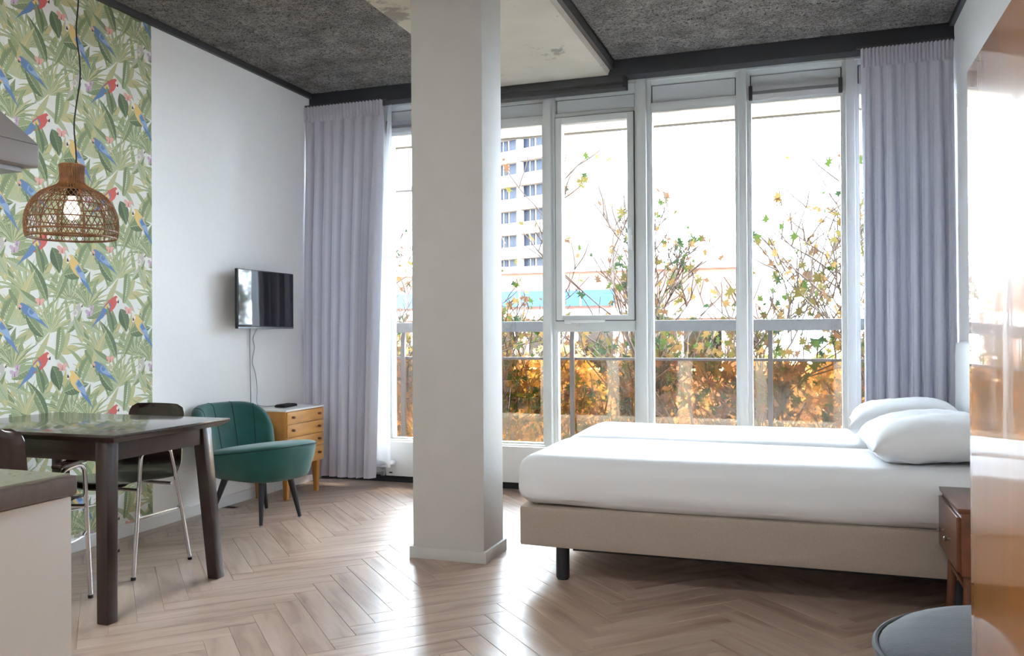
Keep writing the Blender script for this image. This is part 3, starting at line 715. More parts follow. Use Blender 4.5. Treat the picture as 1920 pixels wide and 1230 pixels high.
# ------------------------------------------------------------------ dining table
def table():
    x0, x1, y0, y1, h = -3.645, -2.575, 2.632, 3.345, 0.75
    t = empty('dining_table', ((x0+x1)/2, (y0+y1)/2, 0), label='dark stained wooden dining table with square splayed legs', cat='table')
    hx, hy = (x1-x0)/2, (y1-y0)/2; c = 0.030
    MB().hexa([(-hx+c, -hy+c, h-0.034), (hx-c, -hy+c, h-0.034), (hx-c, hy-c, h-0.034), (-hx+c, hy-c, h-0.034)], [(-hx, -hy, h-0.012), (hx, -hy, h-0.012), (hx, hy, h-0.012), (-hx, hy, h-0.012)]).build('top_underside', M_wenge, t)
    MB().box(-hx, hx, -hy, hy, h-0.0119, h).build('top', M_wenge_top, t, bevel=0.002)
    a0 = h-0.115
    for s in (-1, 1):
        MB().box(-hx+0.10, hx-0.10, s*(hy-0.065)-0.011, s*(hy-0.065)+0.011, a0, h-0.034).build('apron', M_wenge, t)
        MB().box(s*(hx-0.095)-0.011, s*(hx-0.095)+0.011, -hy+0.07, hy-0.07, a0, h-0.034).build('apron', M_wenge, t)
    for sx in (-1, 1):
        for sy in (-1, 1):
            fx, fy = sx*(hx-0.062), sy*(hy-0.028); tx, ty = sx*(hx-0.106), sy*(hy-0.072)
            a, b = 0.027, 0.030
            MB().hexa([(fx-a, fy-a, 0), (fx+a, fy-a, 0), (fx+a, fy+a, 0), (fx-a, fy+a, 0)], [(tx-b, ty-b, h-0.034), (tx+b, ty-b, h-0.034), (tx+b, ty+b, h-0.034), (tx-b, ty+b, h-0.034)]).build('leg', M_wenge, t, bevel=0.004)
table()

# ------------------------------------------------------------------ dining chairs (local: faces +y, origin between the feet)
def dining_chair(loc, rz, lab):
    t = empty('dining_chair', loc, rz, label=lab, cat='chair', group='dark plywood armchairs at the dining table')
    # one-piece plywood shell swept from seat front to back top
    prof = spline([(0.225, 0.415), (0.19, 0.436), (0.08, 0.436), (-0.06, 0.428), (-0.15, 0.438), (-0.20, 0.50), (-0.225, 0.60), (-0.245, 0.70), (-0.262, 0.785)], 5)
    prof = [(p[0], p[1]) for p in [(q.x, q.y) for q in [Vector((a[0], a[1], 0)) for a in prof]]]
    n = len(prof); m = 16; rows = []; rows2 = []
    for i, (y, z) in enumerate(prof):
        u = i/(n-1)
        w = 0.215 if u < 0.45 else 0.215-0.035*min(1, (u-0.45)/0.3)
        edge = min(1, u/0.10, (1-u)/0.10); w *= (0.72+0.28*sqrt(max(0, 1-(1-edge)**2)))
        a = prof[max(0, i-1)]; b = prof[min(n-1, i+1)]; T = Vector((0, b[0]-a[0], b[1]-a[1])).normalized(); Nn = Vector((0, T.z, -T.y))*-1
        r1 = []; r2_ = []
        for j in range(m+1):
            s = j/m*2-1; cup = (0.018 if u < 0.5 else 0.035)*s*s
            p = Vector((s*w, y, z))+Vector((0, 0, 1))*cup*(1-u)+Vector((0, 1, 0))*cup*u
            k = 0.0055*min(1, (1-abs(s))*14+0.25); r1.append(p+Nn*k); r2_.append(p-Nn*k)
        rows.append(r1+r2_[::-1])
    mb = MB(); mb.grid(rows, closed_v=True); q = 2*(m+1)
    mb.f.append(tuple(range(q))); mb.m.append(0); mb.f.append(tuple(range((n-1)*q, n*q))); mb.m.append(0)
    mb.build('shell', M_ply, t, smooth=True, angle=50)
    for s in (-1, 1):
        x = s*0.234
        path = spline([(x, 0.193, 0.0), (x, 0.165, 0.30), (x, 0.144, 0.54), (x*0.995, 0.130, 0.578), (x*0.995, 0.09, 0.594), (x*0.995, -0.01, 0.592), (x*0.995, -0.045, 0.578), (x, -0.062, 0.54), (x, -0.125, 0.30), (x, -0.193, 0.0)], 6)
        MB().tube(path, 0.0095, 10).build('side_frame', M_chrome, t, smooth=True)
        for yf in (0.193, -0.193): MB().tube([(x, yf*1.0, 0.0), (x, yf*0.993, 0.014)], 0.0115, 10).build('foot_cap', M_rubber, t, smooth=True)
        MB().tube(spline([(x, 0.164, 0.305), (x*0.97, 0.148, 0.285), (x*0.97, 0.12, 0.280), (x*0.97, -0.10, 0.280), (x*0.97, -0.118, 0.285), (x, -0.125, 0.305)], 4), 0.0055, 8).build('stretcher', M_chrome, t, smooth=True)
        def fp(p): return p
        MB().rbox((x*0.99, 0.035, 0.614), (0.046, 0.25, 0.022), 0.010, 5, fp).build('arm_pad', M_ply, t, smooth=True, angle=80)
    for y in (0.12, -0.085):
        MB().tube([(-0.234, y+0.025, 0.41), (0.234, y+0.025, 0.41)], 0.0085, 8).build('seat_bar', M_chrome, t, smooth=True)
    return t
dining_chair((-3.209, 3.349, 0), pi, 'dark plywood armchair on chrome legs, pushed in along the green velvet chair side')
dining_chair((-3.112, 2.630, 0), radians(20), 'dark plywood armchair on chrome legs, on the kitchen side of the table')

# ------------------------------------------------------------------ green velvet chair (local: faces +x)
def green_chair(loc, rz):
    t = empty('velvet_chair', loc, rz, label='teal green velvet cocktail chair on black tapered legs', cat='chair')
    n = 56
    def ring(sx, sy, z, dx=0.0, e=3.0):
        out = []
        for i in range(n):
            a = 2*pi*i/n; c, s = cos(a), sin(a); r = 1/((abs(c)**e+abs(s)**e)**(1/e))
            x_ = dx+r*c*sx; out.append(Vector((x_, r*s*sy, z+0.13*x_*max(0, min(1, (z-0.262)/0.15)))))
        return out
    mb = MB(); lv = [(0.245, 0.20, 0.262), (0.27, 0.225, 0.268), (0.285, 0.24, 0.29), (0.31, 0.262, 0.36), (0.322, 0.272, 0.41), (0.322, 0.272, 0.428), (0.315, 0.265, 0.440), (0.28, 0.23, 0.452), (0.20, 0.16, 0.460), (0.10, 0.08, 0.462), (0.01, 0.01, 0.462)]
    rows = [ring(a, b, z, 0.03) for a, b, z in lv]; mb.grid(rows, closed_v=True); mb.f.append(tuple(range(n))[::-1]); mb.m.append(0); mb.f.append(tuple(range((len(lv)-1)*n, len(lv)*n))); mb.m.append(0)
    st = mb.build('seat', M_velvet, t, smooth=True, angle=80)
    MB().tube(ring(0.323, 0.273, 0.428, 0.03), 0.0035, 6, closed=True).build('piping', M_velvet_seam, st, smooth=True)
    # wrap-around backrest
    fm = radians(60); k = 44; rows = []; seams = {}
    def shell(f, s, zz):
        e = 2.3; c, sn = -cos(f), sin(f); r = 1/((abs(c)**e+abs(sn)**e)**(1/e))
        lean = 0.10*(zz-0.30)/0.4
        return Vector((0.0+r*c*(0.285+s+lean*0.9)+0.01, r*sn*(0.292+s+lean*0.5), zz))
    for i in range(k+1):
        f = -fm+2*fm*i/k; u = abs(f)/fm
        zt = 0.42+0.285*max(0.0, 1-u**4.5)**0.5; zb = 0.27+0.10*max(0, u-0.7)/0.3
        taper = max(0.15, min(1, (1-u)/0.10))**0.5; th = 0.034*taper
        loop = []
        for q in range(9): z = zb+(zt-0.03-zb)*q/8; loop.append(shell(f, -th+0.008*sin(pi*q/8)*-1, z))
        for q in range(1, 6): a = pi*q/6; loop.append(shell(f, -th*cos(a), zt-0.03+0.03*sin(a)))
        for q in range(9): z = zt-0.03-(zt-0.03-zb)*q/8; loop.append(shell(f, th, z))
        rows.append(loop)
    mb = MB(); mb.grid(rows, closed_v=True); q = len(rows[0]); mb.f.append(tuple(range(q))); mb.m.append(0); mb.f.append(tuple(range(k*q, (k+1)*q))); mb.m.append(0)
    bk = mb.build('backrest', M_velvet, t, smooth=True, angle=80)
    for fi in (8, 17, 27, 36):
        MB().tube(rows[fi][2:13], 0.0028, 6).build('seam', M_velvet_seam, bk, smooth=True)
    for (x0, y0, x1, y1) in ((0.16, -0.11, 0.205, -0.155), (0.16, 0.11, 0.205, 0.155), (-0.12, 0.14, -0.175, 0.225), (-0.12, -0.14, -0.175, -0.225)):
        l = MB().tube([(x1, y1, 0.006), (x0, y0, 0.275)], [0.011, 0.0215], 14).build('leg', M_blackw, t, smooth=True)
        MB().tube([(x1, y1, 0.0), (x1, y1, 0.008)], 0.0085, 10).build('glide', M_steel, l, smooth=True)
green_chair((-3.235, 4.465, 0), radians(-13))

# ------------------------------------------------------------------ dresser
def dresser():
    x0, x1, y0, y1, h = -3.645, -3.36, 4.952, 5.420, 0.622
    t = empty('chest_of_drawers', ((x0+x1)/2, (y0+y1)/2, 0), label='small golden wood chest of four drawers with white top', cat='dresser')
    hx, hy = (x1-x0)/2, (y1-y0)/2
    zb = 0.225
    MB().box(-hx, hx-0.004, -hy, hy, zb, h-0.012).build('body', M_oakside, t, bevel=0.003)
    MB().box(-hx-0.002, hx+0.006, -hy-0.004, hy+0.004, h-0.0118, h).build('top', mat('white_laminate_top', (236, 236, 234), 0.35), t, bevel=0.002)
    zs = [h-0.016, 0.520, 0.428, 0.336, zb+0.004]
    for i in range(4):
        d = MB().box(hx-0.004, hx+0.008, -hy+0.010, hy-0.004, zs[i+1]+0.002, zs[i]-0.002).build('drawer', M_oak, t, bevel=0.0025)
        zc = (zs[i]+zs[i+1])/2
        for s in (-1, 1):
            if s < 0 and i > 1 and False: continue
            MB().rbox((hx+0.017, s*(hy-0.07), zc+0.004), (0.024, 0.020, 0.016), 0.005, 3).build('knob', M_walnut, d, smooth=True, angle=60)
    for sx in (-1, 1):
        for sy in (-1, 1):
            fx, fy, tx, ty = sx*(hx-0.03), sy*(hy-0.045), sx*(hx-0.03), sy*(hy-0.05); a, b = 0.013, 0.023
            MB().hexa([(fx-a, fy-a, 0), (fx+a, fy-a, 0), (fx+a, fy+a, 0), (fx-a, fy+a, 0)], [(tx-b, ty-b, zb), (tx+b, ty-b, zb), (tx+b, ty+b, zb), (tx-b, ty+b, zb)]).build('leg', M_oakleg, t, bevel=0.003)
    p = empty('media_box', (-3.515, 5.185, h+0.0005), radians(2), label='flat black media box on the white top of the drawer chest', cat='electronics')
    MB().rbox((0, 0, 0.0105), (0.085, 0.165, 0.019), 0.006, 4).build('case', M_tv, p, smooth=True, angle=60)
    MB().rbox((0.0, 0.0, 0.0205), (0.07, 0.15, 0.004), 0.0018, 3).build('lid', M_rubber, p, smooth=True, angle=60)
dresser()

# ------------------------------------------------------------------ television and its cables
def tv():
    Y0, Y1, Z0, Z1, X = 4.690, 5.335, 1.180, 1.580, -3.55
    t = empty('television', (X, (Y0+Y1)/2, (Z0+Z1)/2), label='flat black television mounted on the white wall', cat='television')
    hy, hz = (Y1-Y0)/2, (Z1-Z0)/2
    MB().box(-0.022, 0.0, -hy, hy, -hz, hz).build('housing', M_tv, t, bevel=0.004)
    MB().box(0.0005, 0.0025, -hy+0.008, hy-0.008, -hz+0.018, hz-0.008).build('screen', M_screen, t)
    MB().box(0.0003, 0.003, -hy+0.004, hy-0.004, -hz+0.002, -hz+0.012).build('chin', mat('silver_chin', (120, 122, 126), 0.3, 0.5), t)
    MB().box(-0.115, -0.022, -0.11, 0.11, -0.10, 0.10).build('wall_bracket', M_dark, t, bevel=0.003)
    def cable(pts, r, M, lab):
        o = MB().tube(spline(pts, 8), r, 6).build('tv_cable', M, smooth=True); tag(o, lab, 'cable')
    cable([(-3.652, 4.965, 1.24), (-3.655, 4.96, 1.05), (-3.655, 4.965, 0.85), (-3.655, 4.97, 0.63), (-3.655, 4.972, 0.45)], 0.0035, M_cable, 'straight pale grey cable running down from the television')
    cable([(-3.60, 4.985, 1.20), (-3.645, 4.985, 1.12), (-3.65, 5.005, 1.05), (-3.652, 4.985, 0.95), (-3.652, 5.02, 0.86), (-3.652, 5.035, 0.76), (-3.652, 5.035, 0.66), (-3.62, 5.05, 0.637), (-3.553, 5.13, 0.634)], 0.0032, M_cable, 'wavy grey cable from the television to the media box')
tv()

# ------------------------------------------------------------------ pendant lamp
def pendant():
    cx, cy = -3.172, 3.0
    t = empty('pendant_lamp', (cx, cy, 1.59), label='woven brown rattan pendant lamp over the dining table', cat='lamp')
    prof = spline([(0.072, 0.352, 0), (0.068, 0.325, 0), (0.067, 0.29, 0), (0.074, 0.262, 0), (0.11, 0.243, 0), (0.165, 0.222, 0), (0.215, 0.185, 0), (0.250, 0.135, 0), (0.264, 0.08, 0), (0.262, 0.03, 0), (0.255, 0.0, 0)], 6)
    prof = [Vector((q.x*0.735, q.y*0.94, 0)) for q in prof]
    ln = [0]
    for i in range(1, len(prof)): ln.append(ln[-1]+(prof[i]-prof[i-1]).length)
    tot = ln[-1]
    def P(u, a, off=0.0):
        s = u*tot; i = 1
        while i < len(ln)-1 and ln[i] < s: i += 1
        k = (s-ln[i-1])/max(1e-6, ln[i]-ln[i-1]); q = prof[i-1].lerp(prof[i], k)
        return Vector(((q.x+off)*cos(a), (q.x+off)*sin(a), q.y))
    shade = empty('lamp_shade'); shade.parent = t
    mb = MB(); n = 44
    for d in (-1, 1):
        for k in range(n):
            a0 = 2*pi*k/n
            mb.tube([P(0.20+0.80*j/16, a0+d*1.05*(j/16)**0.9, d*0.0010) for j in range(17)], 0.0016, 4, caps=False)
    w = mb.build('diamond_weave', M_rattan, shade, smooth=True); tag(w, kind='stuff')
    mb = MB()
    for k in range(46):
        a = 2*pi*k/46; mb.tube([P(0.36*j/8, a) for j in range(9)], 0.0031, 5, caps=False)
    w = mb.build('neck_canes', M_rattan, shade, smooth=True); tag(w, kind='stuff')
    for k in range(12):
        a = 2*pi*k/12; MB().tube([P(0.18+0.82*j/14, a, -0.003) for j in range(15)], 0.003, 5).build('rib', M_rattan, shade, smooth=True)
    for u, r in ((0.0, 0.005), (0.40, 0.003), (0.62, 0.003), (0.79, 0.003), (0.925, 0.0045), (0.997, 0.005)):
        MB().tube([P(u, 2*pi*j/48, -0.003) for j in range(48)], r, 6, closed=True).build('hoop', M_rattan, shade, smooth=True)
    MB().lathe([(0.018, 0.19), (0.022, 0.20), (0.022, 0.255), (0.012, 0.275), (0.006, 0.285)], 16).build('bulb_holder', M_rubber, t, smooth=True)
    MB().lathe([(0.004, 0.080), (0.022, 0.087), (0.034, 0.106), (0.035, 0.122), (0.028, 0.148), (0.018, 0.172), (0.016, 0.191)], 20).build('bulb', mat_emit('lamp_bulb_opal', (255, 248, 235), 1.0), t, smooth=True)
    pts = [(0, 0, 0.27)]
    for (px, py) in ((143, 300), (139, 240), (142, 205), (150, 150), (149, 110), (143, 60), (147, 0)):
        q = at(px, py, Y=cy); pts.append((q.x-cx, 0, q.z-1.59))
    pts += [(pts[-1][0]+0.01, 0, 1.32), (0.0, 0, CZ-1.59-0.004)]
    MB().tube(spline(pts, 6), 0.0034, 6).build('cord', M_cabled, t, smooth=True)
    MB().lathe([(0.05, CZ-1.59-0.022), (0.05, CZ-1.59-0.003)], 24).build('ceiling_rose', M_cabled, t, smooth=True)
pendant()

# ------------------------------------------------------------------ curtains
def curtain(name, x0, x1, z0, z1, yc, folds, seed, lab, lean=0.0):
    rd = random.Random(seed); t = empty(name, ((x0+x1)/2, yc, z0), label=lab, cat='curtain')
    nx, nz = folds*14, 46; cxm = (x0+x1)/2; hd = 0.115
    ph = [rd.uniform(-1, 1) for _ in range(folds+4)]; am = [rd.uniform(0.6, 1.25) for _ in range(folds+4)]
    def fold(s, v):
        """s 0..1 along, v 0 top .. 1 hem"""
        q = s*folds; i = int(q); fr = q-i
        a = am[i]*(1-fr)+am[i+1]*fr; p = 0.16*(ph[i]*(1-fr)+ph[i+1]*fr)
        w = 2*abs(sin(pi*(q+p*(0.3+v))))**0.62-1
        return a*w+0.10*sin(6*pi*q+ph[i]*2)
    rows = []
    for k in range(nz+1):
        v = k/nz; z = (z1-hd)-(z1-hd-z0)*v; r = []
        for j in range(nx+1):
            s = j/nx; x = x0+(x1-x0)*s; A = 0.018+0.034*min(1, v*2.5)
            g = noise.noise(Vector((s*5+seed, v*1.6, 0)))*0.016*v
            xo = 0.012*cos(2*pi*s*folds+ph[int(s*folds)])*min(1, v*3)+lean*v*s
            r.append(Vector((x+xo-cxm, -A*fold(s, v)+g, z-z0)))
        rows.append(r)
    MB().grid(rows).build('cloth', M_curtain, t, smooth=True, angle=180)
    # gathered heading tape: tight stand-up pleats
    rows = []; np_ = folds*3
    for k in range(9):
        v = k/8; r = []; pin = 1-0.55*math.exp(-((v-0.80)/0.16)**2)
        for j in range(np_*10+1):
            s = j/(np_*10); x = x0+(x1-x0)*s; i = int(s*np_)
            sh = abs(sin(pi*s*np_))**0.6
            yy = -(0.020*sh)*pin-0.004*noise.noise(Vector((s*40, v*2, seed)))
            if v > 0.85: yy += (-0.016*fold(s, 0)-yy)*(v-0.85)/0.15
            r.append(Vector((x-cxm+0.004*sin(2*pi*s*np_)*(1-v), yy, z1-hd*v-z0+0.006*sh*(1-v))))
        rows.append(r)
    MB().grid(rows).build('heading_tape', M_curtain, t, smooth=True, angle=180)
    return t
c = curtain('curtain', -3.664, -2.985, 0.062, 2.885, 5.66, 8, 3, 'long grey curtain hanging between the white wall and the column', -0.085)
# white lining turned out along its edge, its hem bunched on the pipes
rows = []
for k in range(31):
    v = k/30; z = 2.86-2.72*v; w = 0.030+0.155*min(1, v*1.3)**0.8; r = []
    for j in range(13):
        s = j/12; x = -2.935-w*(1-s)+0.010*sin(v*5); r.append(Vector((x+3.3245, 0.055+0.03*sin(s*4.2+v*1.5)+0.015*sin(9*s+2*v), z-0.062)))
    rows.append(r)
MB().grid(rows).build('lining', M_lining, c, smooth=True, angle=180)
def bunch(p):
    q = p*9; return p+Vector((0.012*noise.noise(q), 0.02*noise.noise(q+Vector((5, 0, 0))), 0.024*noise.noise(q*1.4+Vector((0, 9, 0)))))
MB().rbox((0.265, 0.075, 0.103), (0.23, 0.09, 0.048), 0.022, 14, bunch).build('bunched_hem', M_lining, c, smooth=True, angle=180)
curtain('curtain', 0.322, 0.838, 0.03, 2.882, 5.66, 8, 17, 'long grey curtain hanging at the right end of the windows behind the bed')
for a, b, lab in ((-3.655, -2.95, 'thin steel curtain rail above the curtain beside the column'), (0.30, 0.842, 'thin steel curtain rail above the curtain behind the bed')):
    o = MB().box(a, b, 5.652, 5.668, 2.888, 2.902).build('curtain_rail', M_dark); tag(o, lab, 'curtain rail')

# ================================================================== OUTSIDE
GZ = -4.6
M_facade = mat('facade_brick_tone', (150, 132, 118), 0.85, var=0.08, scale=6)
M_soffit = mat('cream_soffit', (240, 226, 190), 0.8)
M_slab = mat('balcony_concrete', (176, 172, 164), 0.85, var=0.06, scale=8)
fa = empty('wall_facade', kind='structure')
for q in ((-22, XL-0.15, -4.6, 14), (XR+0.15, 20, -4.6, 14), (XL-0.15, XR+0.15, 3.2, 14), (XL-0.15, XR+0.15, -4.6, -0.06)):
    box('facade_field', M_facade, q[0], q[1], 6.02, 6.2, q[2], q[3], fa)
gr = box('ground', mat('ground_gravel_tone', (104, 84, 64), 0.95, var=0.2, scale=1.2), -60, 60, 6.2, 150, GZ-0.3, GZ); tag(gr, kind='structure')
bs = empty('balcony_slab', kind='structure')
box('balcony_floor', M_slab, -5.2, 2.6, 6.2, 7.1, -0.16, 0.03, bs); box('balcony_floor_edge', M_slab, -5.2, 2.6, 6.025, 6.2, -0.16, 0.03, bs) if False else None
so = empty('balcony_soffit', kind='structure')
box('soffit_slab', M_soffit, -6.0, 4.0, 6.03, 7.06, 2.862, 3.08, so)
box('drip_edge', mat('soffit_drip_grey', (96, 98, 100), 0.6), -6.0, 4.0, 7.06, 7.10, 2.850, 3.09, so)
# ---- balustrade
M_galv = mat('galvanised_handrail', (74, 76, 80), 0.5, 0.0, var=0.2, scale=45)
M_bpost = mat('dark_bronze_post', (52, 46, 46), 0.5)
def balustrade():
    Y = 7.0; xs = [-5.09, -3.474, -1.886, -0.276, 1.33, 2.55]
    t = empty('balcony_balustrade', (-1.3, Y, 0.03), label='balcony balustrade with grey handrail, dark posts and bronze tinted glass', cat='balustrade')
    X = lambda v: v+1.3
    MB().box(X(-5.2), X(2.6), -0.03, 0.035, 1.118, 1.208).build('handrail', M_galv, t, bevel=0.004)
    MB().box(X(-5.2), X(2.6), -0.012, 0.012, 0.876, 0.898).build('glass_rail', M_bpost, t)
    MB().box(X(-5.2), X(2.6), -0.012, 0.012, 0.06, 0.08).build('bottom_rail', M_bpost, t)
    for k, x in enumerate(xs):
        p = MB().prism([(-0.05, 0.0), (-0.013, 0.0), (-0.013, 1.119), (-0.028, 1.119), (-0.05, 1.04)], 'x', X(x)-0.018, X(x)+0.018).build('post', M_bpost, t)
        if k < len(xs)-1: MB().box(X(x)+0.01, X(xs[k+1])-0.01, -0.004, 0.004, 0.08, 0.876).build('glass_panel', M_amber, t)
balustrade()

# ---- trees: plane-like, lobed leaves
def mat_leaf(name, rgb):
    M = bpy.data.materials.new(name); M.use_nodes = True
    N = M.node_tree.nodes; L = M.node_tree.links; N.remove(N['Principled BSDF']); out = N['Material Output']
    d = N.new('ShaderNodeBsdfDiffuse'); d.inputs[0].default_value = (*lin(rgb), 1)
    tr_ = N.new('ShaderNodeBsdfTranslucent'); tr_.inputs[0].default_value = (*lin(rgb), 1)
    mx = N.new('ShaderNodeMixShader'); mx.inputs[0].default_value = 0.4
    L.new(d.outputs[0], mx.inputs[1]); L.new(tr_.outputs[0], mx.inputs[2]); L.new(mx.outputs[0], out.inputs[0]); return M
LEAF = [mat_leaf('leaf_green', (52, 66, 30)), mat_leaf('leaf_olive', (74, 68, 36)), mat_leaf('leaf_gold', (98, 78, 46)), mat_leaf('leaf_rust', (78, 58, 42)), mat_leaf('leaf_deep', (36, 50, 32))]
M_bark = mat('tree_bark', (62, 51, 44), 0.9, var=0.35, scale=5)
LOBE = []
for i in range(11):
    a = -0.25*pi+i/10*1.5*pi; r = (1.0, 0.42)[i % 2]*(1.0 if i in (4, 5, 6) else 0.82)
    LOBE.append((r*cos(a), r*sin(a)))
LOBE = [(0, -0.55)]+LOBE
def add_leaf(mb, p, s, rd, mi):
    e = Matrix.Rotation(rd.uniform(0, 2*pi), 3, 'Z') @ Matrix.Rotation(rd.uniform(-1.3, 1.3), 3, 'X') @ Matrix.Rotation(rd.uniform(0, 6.28), 3, 'Y')
    vs = [p+e @ Vector((q[0]*s, q[1]*s, 0.12*s*(abs(q[0])-0.4))) for q in LOBE]; n = len(vs)
    mb.add(vs+[p+e @ Vector((0, -0.05*s, 0))], [(i, (i+1) % n, n) for i in range(n)], mi)
def tree(base, hgt, rad, seed, lab, weights, lsize=0.085, dens=1.0, lean=(0, 0), fork=0.60, name='plane_tree', trunk_r=0.10):
    rd = random.Random(seed); t = empty(name, base, label=lab, cat='tree', group='trees in front of the balcony')
    br = MB(); lf = MB()
    def grow(p, d, ln, r, lvl):
        k = 5; pts = [p]; rr = [r]; dd = d.copy()
        for i in range(k):
            dd = (dd+Vector((rd.uniform(-1, 1), rd.uniform(-1, 1), rd.uniform(-.5, .8)))*(0.16 if lvl else 0.05)).normalized()
            p = p+dd*(ln/k); pts.append(p); rr.append(r*(1-0.42*(i+1)/k))
        br.tube(pts, rr, 7 if lvl < 2 else 4, caps=False)
        if lvl >= 2:
            for q in pts[1:]:
                for _ in range(2):
                    if rd.random() < 0.62*dens*(1.6 if lvl >= 4 else 1):
                        pp = q+Vector((rd.gauss(0, .10), rd.gauss(0, .10), rd.gauss(0, .10)))
                        z = (base[2]+pp.z); 
                        if rd.random() < max(0.13, min(1, 0.80-0.42*(z+0.2))): add_leaf(lf, pp, lsize*rd.uniform(.6, 1.3), rd, rd.choices(range(5), weights)[0])
        if lvl < 5:
            nb = (4, 3, 3, 3, 2)[lvl]
            for b in range(nb):
                i = rd.randint(2, k) if lvl else rd.randint(3, k)
                ax = Vector((rd.uniform(-1, 1), rd.uniform(-1, 1), rd.uniform(-.3, .6))).normalized()
                nd = (dd*0.75+ax*(0.95 if lvl else 0.85)+Vector((0, 0, 0.40))).normalized()
                grow(pts[i], nd, ln*rd.uniform(.52, .78) if lvl else rad*rd.uniform(.75, 1.1), max(0.011, rr[i]*rd.uniform(.55, .75)), lvl+1)
    d0 = Vector((lean[0], lean[1], 1)).normalized()
    grow(Vector((0, 0, 0)), d0, hgt*fork, trunk_r, 0)
    br.build('branches', M_bark, t, smooth=True)
    o = lf.build('foliage', LEAF, t); tag(o, kind='stuff')
    return t
def sx(px, Y): return at(px, 640, Y=Y).x
TR = [((sx(790, 13.5), 13.5), 7.0, 2.3, 21, 'plane tree nearest the street lamp, sparse brown leaves', (1, 1, 3, 4, 1), 1.0, (0.1, 0)),
      ((sx(1010, 12.2), 12.2), 6.6, 2.2, 4, 'leaning plane tree in front of the high-rise block', (3, 2, 3, 3, 2), 1.0, (-0.25, 0)),
      ((sx(1150, 14.0), 14.0), 7.2, 2.4, 9, 'plane tree with green lower leaves in front of the blue fascia', (4, 2, 2, 2, 3), 1.0, (0.05, 0)),
      ((sx(1350, 12.0), 12.0), 6.8, 2.3, 33, 'plane tree with a forked trunk in front of the pink brick building', (2, 3, 3, 3, 1), 1.0, (-0.15, 0)),
      ((sx(1520, 11.0), 11.0), 7.6, 2.4, 14, 'tallest plane tree, next to the window curtain behind the bed', (3, 3, 3, 2, 1), 1.1, (0.0, 0)),
      ((sx(1700, 13.0), 13.0), 7.2, 2.4, 51, 'plane tree standing beyond the curtain behind the bed', (3, 3, 3, 2, 1), 1.0, (-0.1, 0))]
for (x, y), h, r, sd, lab, w, dn, ln in TR: tree((x, y, GZ), h, r*0.86, sd, lab, w, 0.085, dn*1.15, ln)
SHRUB = [mat_leaf('shrub_green', (84, 90, 44)), mat_leaf('shrub_olive', (124, 112, 60)), mat_leaf('shrub_gold', (158, 128, 76)), mat_leaf('shrub_tan', (140, 108, 76)), mat_leaf('shrub_deep', (56, 66, 40))]
def shrub(x, y, rx, rz, sd, n, w, lab):
    rd = random.Random(sd); t = empty('golden_shrub', (x, y, GZ), label=lab, cat='shrub', group='golden shrubs below the balcony')
    lf = MB(); br = MB()
    for i in range(n):
        a = rd.uniform(0, 2*pi); b = math.acos(rd.uniform(-0.2, 1)); r = rd.uniform(.55, 1)**.4
        p = Vector((rx*r*sin(b)*cos(a), rx*r*sin(b)*sin(a), rz*max(0.02, (0.25+0.75*r*cos(b)))+rd.uniform(-.2, .2)))
        add_leaf(lf, p, rd.uniform(.06, .13), rd, rd.choices(range(5), w)[0])
    for i in range(14):
        a = rd.uniform(0, 2*pi); e = Vector((rx*.8*cos(a)*rd.random(), rx*.8*sin(a)*rd.random(), rz*rd.uniform(.6, .95)))
        br.tube(spline([(0, 0, 0), e*0.4+Vector((rd.uniform(-.3, .3), rd.uniform(-.3, .3), .3)), e], 4), [0.05-0.0045*j for j in range(9)], 5, caps=False)
    br.build('stems', M_bark, t, smooth=True); o = lf.build('foliage', SHRUB, t); tag(o, kind='stuff')
SH = ((760, 18.5, 1.45, 5.6, 'golden shrub by the street lamp'), (905, 24.0, 1.95, 5.3, 'golden shrub behind the leaning plane tree'), (1050, 18.5, 1.55, 5.5, 'golden shrub under the leaning plane tree'), (1180, 24.0, 1.75, 5.0, 'golden shrub between the leaning tree and the forked tree'),
      (1310, 18.5, 1.25, 4.4, 'lowest golden shrub, in front of the pink brick building'), (1440, 24.0, 1.6, 5.2, 'golden shrub behind the forked plane tree'), (1575, 18.5, 1.35, 5.4, 'golden shrub behind the tallest plane tree'), (1720, 24.0, 1.75, 5.4, 'golden shrub beyond the curtain behind the bed'))
for k, (px, Y, rx, rz, lab) in enumerate(SH):
    shrub(sx(px, Y), Y, rx, rz, 70+k, 6500, (1, 3, 6, 4, 0.4), lab)

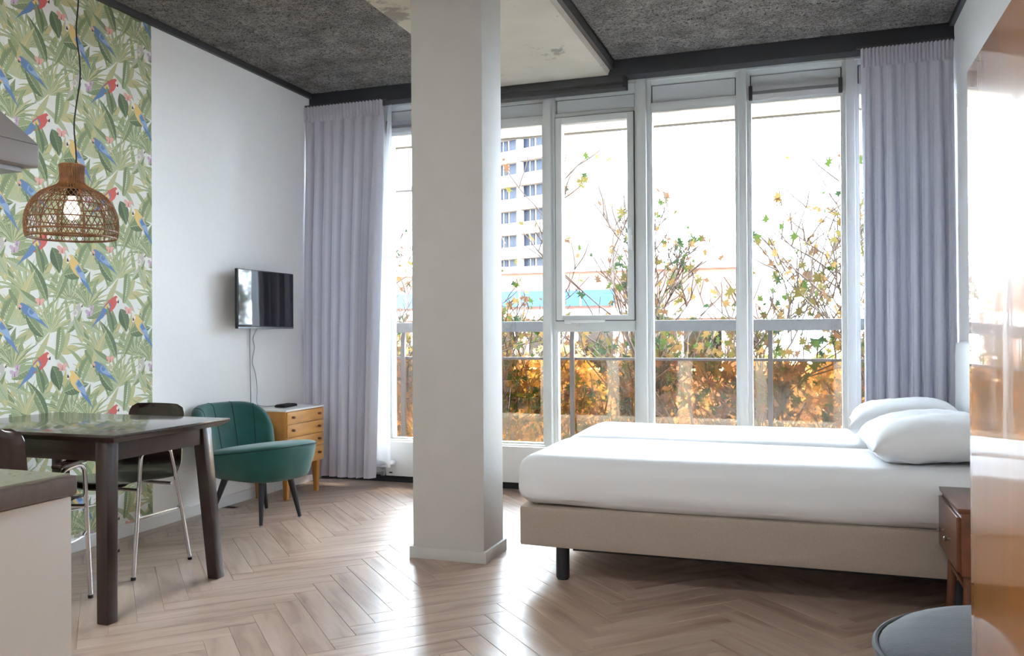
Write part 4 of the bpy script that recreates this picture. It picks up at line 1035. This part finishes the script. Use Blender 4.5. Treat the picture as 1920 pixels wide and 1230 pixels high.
# ---- low brick building across the street
def low_building():
    Y = 31.0; x0, x1 = sx(620, Y), sx(1405, Y); cx = (x0+x1)/2; h = (x1-x0)/2
    t = empty('low_building', (cx, Y+4, GZ), label='low pink brick building with a blue fascia across the street', cat='building')
    zt = at(1200, 506, Y=Y).z-GZ; f0, f1 = at(1050, 574, Y=Y).z-GZ, at(1050, 545, Y=Y).z-GZ
    M_pink = mat('pale_pink_brick', (128, 90, 76), 0.9, var=0.1, scale=1.5)
    MB().box(-h, h, -4, 6, 0, zt).build('walls', M_pink, t)
    MB().box(-h-0.1, h+0.1, -4.12, 6.1, zt, zt+0.25).build('roof_edge', mat('white_render', (226, 224, 220), 0.8), t)
    bx = sx(1152, Y)-cx
    MB().box(-h, bx, -4.18, -4.0, f0, f1).build('fascia', mat('sky_blue_fascia', (24, 96, 160), 0.5), t)
    for a in range(5):
        w = (bx+h)/5; MB().box(-h+a*w+w*0.48, -h+a*w+w*0.50, -4.22, -4.17, f0, f1).build('fascia_joint', M_trimw, t)
    MB().box(-h, h, -4.16, -4.0, f0-0.5, f0-0.12).build('white_band', bpy.data.materials['white_render'], t)
    for a in range(8):
        xa = -h+0.8+a*(2*h-1.2)/8
        wdw = MB().box(xa, xa+1.5, -4.06, -3.98, f0-2.4, f0-0.7).build('window', M_trimw, t)
        MB().box(xa+0.08, xa+1.42, -4.075, -4.055, f0-2.32, f0-0.78).build('pane', M_screen, wdw)
low_building()

# ---- white high-rise block
def high_rise():
    Y = 95.0; c = at(1052, 640, Y=Y); ang = radians(-22)
    t = empty('high_rise', (c.x, c.y, GZ), ang, label='white high-rise apartment block with banded balconies', cat='building')
    M_white = mat('white_block_render', (150, 146, 140), 0.85); M_rev = mat('beige_reveal', (112, 98, 86), 0.9); M_wd = mat('dark_blue_glazing', (20, 26, 38), 0.5, spec=0.2); M_br = mat('brown_shutter', (104, 74, 56), 0.7)
    Wd, Dp, FH, NF = 13.0, 12.0, 2.95, 11
    MB().box(-Wd, 0, 0.9, Dp, 0, NF*FH+0.6).build('core_walls', M_rev, t)
    MB().box(-Wd-0.1, 0.1, -0.6, Dp+0.1, NF*FH+0.6, NF*FH+1.3).build('roof_slab', M_white, t)
    for f in range(NF):
        z = f*FH
        MB().box(-Wd, 0.06, -0.1, 0.9, z+0.1, z+1.30).build('parapet', M_white, t)
        MB().box(-Wd, 0.0, -0.05, 0.9, z-0.12, z+0.1).build('floor_slab', M_rev, t)
        for k in range(3):
            xa = -0.2-k*4.3
            MB().box(xa-2.05, xa-1.75, -0.1, 0.95, z+1.30, z+FH-0.1).build('fin_wall', M_white, t)
            for (a, b) in ((-1.70, -0.10), (-4.05, -2.1)):
                w = MB().box(xa+a, xa+b, 0.78, 0.96, z+1.0, z+FH-0.15).build('window', M_wd, t)
                MB().box(xa+(a*0.35+b*0.65)-0.05, xa+(a*0.35+b*0.65)+0.05, 0.70, 0.80, z+1.30, z+FH-0.2).build('window_post', M_white, w)
        w = MB().box(0.02, 0.14, 1.6, 3.2, z+1.0, z+FH-0.45).build('side_window', M_br, t)
high_rise()

# ---- street lamp
def street_lamp():
    Y = 21.2; a = at(736, 357, Y=Y); b = at(768, 357, Y=Y); px = sx(640, Y)
    t = empty('street_lamp', (px, Y, GZ), label='grey street lamp with a flat head reaching toward the column', cat='street lamp')
    zt = a.z-GZ
    MB().tube([(0, 0, 0), (0, 0, zt+0.02)], [0.09, 0.05], 12).build('pole', M_galv, t, smooth=True)
    MB().tube([(0, 0, zt), (a.x-px+0.05, 0, zt)], 0.035, 10).build('arm', M_galv, t, smooth=True)
    MB().rbox(((a.x+b.x)/2-px+0.15, 0, zt), (b.x-a.x+0.3, 0.28, 0.14), 0.04, 4).build('lamp_head', M_galv, t, smooth=True, angle=60)
street_lamp()
